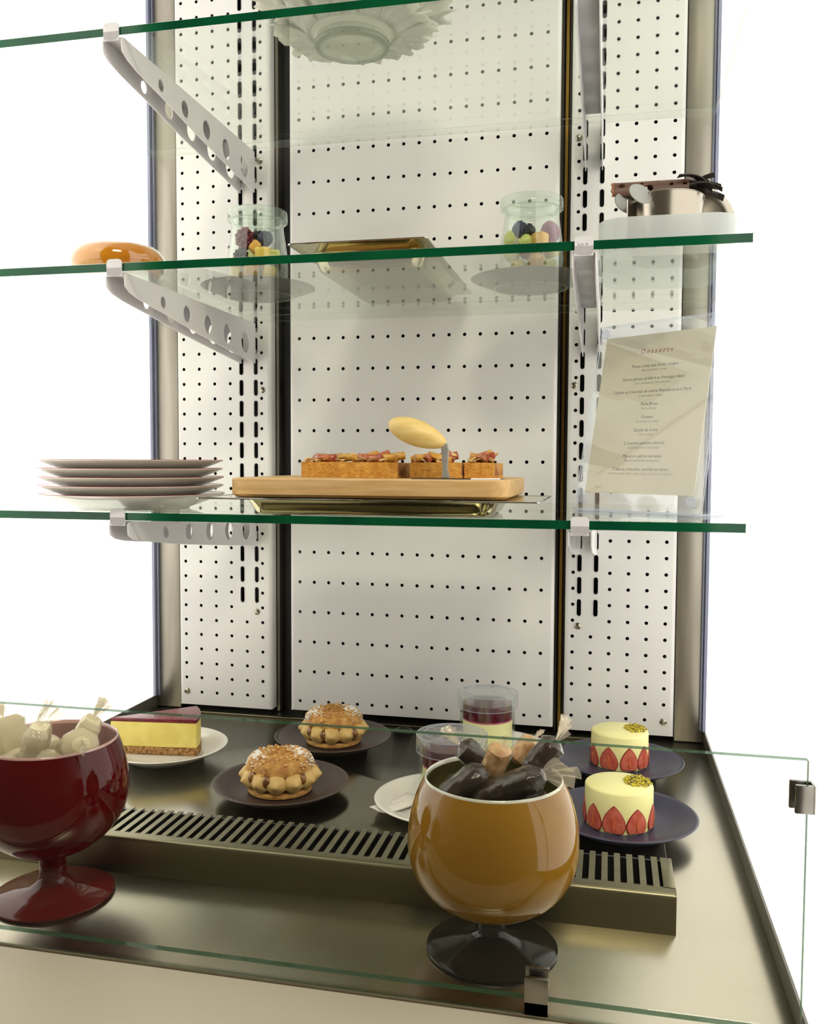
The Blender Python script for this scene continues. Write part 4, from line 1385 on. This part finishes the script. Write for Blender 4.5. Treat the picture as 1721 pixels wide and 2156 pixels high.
fill(0.3595, -0.1420, 'right', [
    ('blueberry', 'dark blueberry on top behind the embossed word in the right jar', 'blueb', -0.013, -0.012, 0.0540, 0.0098, False),
    ('blueberry', 'small black berry right of the blueberry in the right jar', 'blackb', -0.001, -0.018, 0.0520, 0.0070, False),
    ('grape', 'big pink grape leaning on the right wall of the right jar', 'grape', 0.0230, 0.0000, 0.0510, (0.0120, 0.0105, 0.0150), False),
    ('fruit_cube', 'green melon piece at the upper left of the right jar', 'melon', -0.0250, -0.008, 0.0450, (0.0098, 0.0090, 0.0105), False),
    ('fruit_cube', 'pale melon ball at the lower left of the right jar', 'melon', -0.0230, -0.0165, 0.0270, 0.0098, False),
    ('fruit_cube', 'green kiwi piece under the blueberry in the right jar', 'melon', -0.004, -0.022, 0.0380, (0.0120, 0.0070, 0.0090), False),
    ('fruit_cube', 'orange fruit piece at the front right of the right jar', 'mango', 0.0120, -0.020, 0.0400, (0.0110, 0.0090, 0.0105), True),
    ('fruit_cube', 'yellow pineapple piece at the far right of the right jar', 'pineapple', 0.0260, -0.010, 0.0300, (0.0090, 0.0085, 0.0095), True),
    ('blackberry', 'dark red berry low at the front of the right jar', 'rasp', -0.0050, -0.028, 0.0255, 0.0065, False),
    ('fruit_cube', 'orange fruit chunk low at the front of the right jar', 'mango', 0.0080, -0.0235, 0.0165, 0.0098, True),
    ('fruit_cube', 'yellow fruit chunk low at the left of the right jar', 'pineapple', -0.0150, -0.0200, 0.0120, 0.0090, True),
    ('fruit_cube', 'green fruit chunk low at the right of the right jar', 'melon', 0.0240, -0.008, 0.0135, 0.0092, True),
    ('fruit_cube', 'pale fruit chunk low at the back of the right jar', 'melon', 0.002, 0.016, 0.0150, 0.0135, True),
    ('fruit_cube', 'yellow fruit chunk in the back middle of the right jar', 'pineapple', -0.008, 0.014, 0.0400, 0.0115, True),
    ('fruit_cube', 'fruit chunk in the core of the right jar', 'mango', 0.003, -0.003, 0.0290, 0.0100, True),
])

# ---- compote bowl on square glass plate
tag(B().loft([rrect(0.150, 0.176, 0.012, 0.0), rrect(0.152, 0.178, 0.013, 0.002), rrect(0.152, 0.178, 0.013, 0.0035), rrect(0.150, 0.176, 0.012, 0.0045)], True, True).done(
    'square_plate', 'clearbase', None, (-0.1600, -0.2400, Z2), smooth=30), 'clear square glass plate under the orange compote bowl', 'plate')
cb = thing('compote_bowl', 'squat round glass bowl full of orange compote on the middle shelf', 'bowl', (-0.1570, -0.2500, Z2 + 0.0047))
B().lathe([(0, 0), (0.030, 0), (0.044, 0.003), (0.055, 0.011), (0.0597, 0.022), (0.0590, 0.031), (0.0540, 0.0400), (0.0470, 0.0452), (0.0440, 0.0462), (0.0436, 0.0452)], 64).done('glass_bowl', 'jar', cb, smooth=60)
B().lathe([(0, 0.0015), (0.030, 0.0015), (0.0435, 0.0045), (0.0540, 0.0120), (0.0584, 0.0220), (0.0577, 0.0308), (0.0530, 0.0390), (0.0462, 0.0440), (0.043, 0.0446), (0, 0.0448)], 64).done('compote', 'compote', cb, smooth=60)
cbb = B().box((0, 0, 0), (0.0055, 0.0055, 0.0045), Matrix.Rotation(0.5, 3, 'Z')).done('apple_cube', 'pale', None, (-0.1480, -0.2480, Z2 + 0.0047 + 0.0475), bevel=0.0008)
tag(cbb, 'tiny pale apple cube on top of the orange compote', 'fruit')

# ---- chocolate dessert: milky dish, pot, lid, tuile, shavings
ds = thing('plastic_dish', 'milky clear rounded square dish at the right end of the middle shelf', 'dish', (0.5180, -0.2050, Z2))
b = B()
o_ = [rrect(0.130, 0.196, 0.026, 0.0), rrect(0.138, 0.204, 0.028, 0.004), rrect(0.146, 0.212, 0.030, 0.036), rrect(0.146, 0.212, 0.030, 0.040)]
i_ = [rrect(0.1425, 0.2085, 0.0285, 0.040), rrect(0.1420, 0.2080, 0.0280, 0.036), rrect(0.134, 0.200, 0.026, 0.0055)]
b.loft(o_ + i_)
b.done('wall', 'milkwall', ds, smooth=40)
B().loft([rrect(0.130, 0.196, 0.026, 0.0), rrect(0.132, 0.198, 0.026, 0.003)], True, True).done('base', 'clearbase', ds, smooth=30)
ZP = Z2 + 0.0032
pt = thing('steel_pot', 'small brushed steel pot with round handle tabs in the milky dish', 'pot', (0.5190, -0.2500, ZP))
B().lathe([(0, 0), (0.0340, 0), (0.0350, 0.001), (0.0398, 0.0685), (0.0405, 0.0690), (0.0398, 0.0698), (0.0388, 0.0685), (0.034, 0.003), (0, 0.003)], 64).done('pot_body', 'brushed', pt, smooth=40)
B().lathe([(0, 0.063), (0.0382, 0.063)], 40).done('chocolate_cream', 'chocdark', pt)
for k, (hx, hy, hz, ry) in enumerate(((-0.0450, -0.018, 0.0625, 0.25), (-0.0300, -0.040, 0.0655, -0.05))):
    M4 = Matrix.Translation((hx, hy, hz)) @ Matrix.Rotation(0.55, 4, 'Z') @ Matrix.Rotation(math.radians(62) + ry * 0.3, 4, 'X')
    b = B()
    b.lathe([(0, 0), (0.0135, 0), (0.0140, 0.0005), (0.0135, 0.001), (0, 0.001)], 32)
    b.bm.transform(M4)
    b.done('handle_tab', 'tab', pt, smooth=40)
B().box((-0.0375, -0.022, 0.033), (0.0012, 0.022, 0.060), Matrix.Rotation(-0.55, 3, 'Z')).done('handle_strap', 'brushed', pt, smooth=0)
lidp = thing('pot_lid', 'round steel pot lid leaning behind the small steel pot', 'lid', (0.5525, -0.2020, ZP))
M4 = Matrix.Translation((0, 0, 0.0480)) @ Matrix.Rotation(math.radians(97), 4, 'X') @ Matrix.Rotation(math.radians(-8), 4, 'Y')
b = B()
b.lathe([(0, -0.004), (0.034, -0.004), (0.0365, -0.001), (0.0375, 0.003), (0.041, 0.003), (0.0445, 0.001), (0.0460, 0.002), (0.0455, 0.0035), (0.0410, 0.0055), (0.0370, 0.0055), (0.0345, 0.0015), (0, -0.0015)], 56)
b.bm.transform(M4)
b.done('lid_disc', 'brushed', lidp, smooth=40)
b = B()
b.tube([(0.016 * math.cos(a * 0.1745) - 0.002, 0.0, 0.0) if False else (0.016 * math.cos(math.pi * a / 12), -0.012, 0.0005 + 0.010 * math.sin(math.pi * a / 12)) for a in range(13)], 0.0016, 8)
b.bm.transform(M4)
b.done('lid_handle', 'chrome', lidp)

# tuile: a curved sheet with holes
tu = thing('chocolate_tuile', 'curved brown chocolate tuile with holes lying across the steel pot', 'chocolate', (0.5010, -0.2520, ZP + 0.0705))
rnd = random.Random(4)
hs = []
for k in range(200):
    c_ = (rnd.uniform(-0.036, 0.036), rnd.uniform(0.004, 0.034))
    r_ = rnd.uniform(0.0012, 0.0036)
    if all((c_[0] - h[0]) ** 2 + (c_[1] - h[1]) ** 2 > (r_ + h[2] + 0.003) ** 2 for h in hs) and r_ < c_[1] - 0.001 and r_ < 0.038 - c_[1]:
        hs.append((c_[0], c_[1], r_))
    if len(hs) > 15:
        break
ol = [(-0.040, 0.0), (0.040, 0.0), (0.0405, 0.019), (0.040, 0.039)] + [(0.040 - 0.080 * k / 8, 0.039 + 0.0015 * math.sin(k * 2.3)) for k in range(1, 8)] + [(-0.040, 0.039), (-0.0425, 0.028), (-0.0395, 0.018), (-0.042, 0.008)]
me = sheet(ol, [[(cx + r * 1.3 * math.cos(a * 0.6283), cy + r * math.sin(a * 0.6283)) for a in range(10)] for cx, cy, r in hs], 0.0018, Matrix.Identity(4))
bm = bmesh.new()
bm.from_mesh(me)
for cut in [k * 0.004 for k in range(1, 10)]:
    bmesh.ops.bisect_plane(bm, geom=bm.verts[:] + bm.edges[:] + bm.faces[:], plane_co=(0, cut, 0), plane_no=(0, 1, 0))
for v in bm.verts:
    a_ = (v.co.y / 0.039) * math.radians(165) + math.radians(-10)
    r_ = 0.0150 + v.co.z
    v.co = (v.co.x, -r_ * math.cos(a_), 0.0030 + r_ * math.sin(a_))
bm.to_mesh(me)
bm.free()
link('tuile_sheet', me, 'chocbrown', tu, smooth=40)
b = B()
b.tube([(-0.041 + 0.0012 * math.sin(k * 2), -0.0150 * math.cos(math.radians(-10 + 165 * k / 14)), 0.0030 + 0.0150 * math.sin(math.radians(-10 + 165 * k / 14))) for k in range(15)], 0.0016, 6)
b.done('caramel_edge', 'chocedge', tu)
# shavings
rnd = random.Random(12)
SG = 'dark chocolate shavings on the steel pot'
for k in range(16):
    a_ = rnd.uniform(-0.5, 1.0)
    L_ = rnd.uniform(0.028, 0.046)
    M_ = Matrix.Rotation(rnd.uniform(-0.5, 0.5), 3, 'Z') @ Matrix.Rotation(-a_ * 0.55, 3, 'Y') @ Matrix.Rotation(rnd.uniform(-0.8, 0.8), 3, 'X')
    b = B()
    rings = []
    for j in range(9):
        s = j / 8
        q = M_ @ Vector(((s - 0.35) * L_, 0, 0.0060 * math.sin(s * 3.0)))
        wv = M_ @ Vector((0, 0.0034, 0.0008 * math.sin(s * 5)))
        nv = M_ @ Vector((0, 0, 0.0006))
        rings.append([q - wv - nv, q + wv - nv, q + wv + nv, q - wv + nv])
    b.loft(rings, True, True)
    o = b.done('chocolate_shaving', 'chocdark', None, (0.5440 + rnd.uniform(-0.008, 0.009), -0.2500 + rnd.uniform(-0.014, 0.016), ZP + 0.0740 + k * 0.0008), smooth=40)
    tag(o, 'dark chocolate shaving in the pile on the steel pot beside the tuile', 'chocolate', SG)

# ================================================================== TOP SHELF
rb = thing('ruffled_bowl', 'white ruffled bowl with thick glass foot on the top glass shelf', 'bowl', (0.1620, -0.2780, Z1))
B().lathe([(0, 0.0), (0.034, 0.0), (0.0425, 0.001), (0.0432, 0.006), (0.0415, 0.012), (0.040, 0.013)], 48).done('foot', 'footglass', rb, smooth=50)
B().lathe([(0.0352, -0.0001), (0.0355, 0.0002), (0.0430, 0.0010), (0.0436, 0.004), (0.0433, 0.0062), (0.0428, 0.0060)], 48).done('foot_rim', 'footrim', rb, smooth=50)


def wb(a, z):
    return 1 + 0.05 * noise.noise(Vector((math.cos(a) * 5, math.sin(a) * 5, z * 25)))


B().lathe([(0.036, 0.011), (0.041, 0.013), (0.058, 0.024), (0.082, 0.045), (0.101, 0.075), (0.110, 0.110), (0.108, 0.145), (0.104, 0.145), (0.105, 0.110), (0.097, 0.078), (0.078, 0.050), (0.05, 0.030), (0, 0.022)], 72, wob=wb).done('bowl_wall', 'ruffle', rb, smooth=60)
rnd = random.Random(31)
for ring_i, (r0, z0, cnt, ln, tilt) in enumerate(((0.046, 0.016, 13, 0.040, 0.75), (0.068, 0.030, 16, 0.046, 0.95), (0.090, 0.055, 18, 0.050, 1.15), (0.104, 0.090, 19, 0.048, 1.3))):
    for i in range(cnt):
        a0 = 2 * math.pi * (i + 0.5 * (ring_i % 2) + rnd.uniform(-0.2, 0.2)) / cnt
        hw = math.pi * r0 / cnt * 1.5
        rows = []
        sd = rnd.uniform(0, 50)
        tl = tilt + rnd.uniform(-0.28, 0.2)
        for j in range(6):
            t_ = j / 5
            row = []
            for q in range(17):
                s = q / 8 - 1
                frill = (0.0050 * t_) * math.sin(s * 10 + sd) + 0.010 * t_ * noise.noise(Vector((s * 2.2, t_ * 2, sd)))
                rr = r0 + 0.003 + ln * t_ * math.cos(tl) + 0.012 * t_ * t_ * (0.6 + 0.4 * s * s) + frill
                zz_ = z0 + ln * t_ * math.sin(tl) - 0.012 * t_ * t_ + 0.004 * s * s * t_ + 0.006 * t_ * noise.noise(Vector((s * 5, 3 + t_, sd)))
                aa = a0 + s * hw / r0 * (0.75 + 0.35 * t_)
                row.append(Vector((rr * math.cos(aa), rr * math.sin(aa), zz_)))
            rows.append(row)
        o = B().loft(rows, close=False).done('ruffle', 'ruffle', rb, smooth=60)
        md = o.modifiers.new('solid', 'SOLIDIFY')
        md.thickness = 0.0014
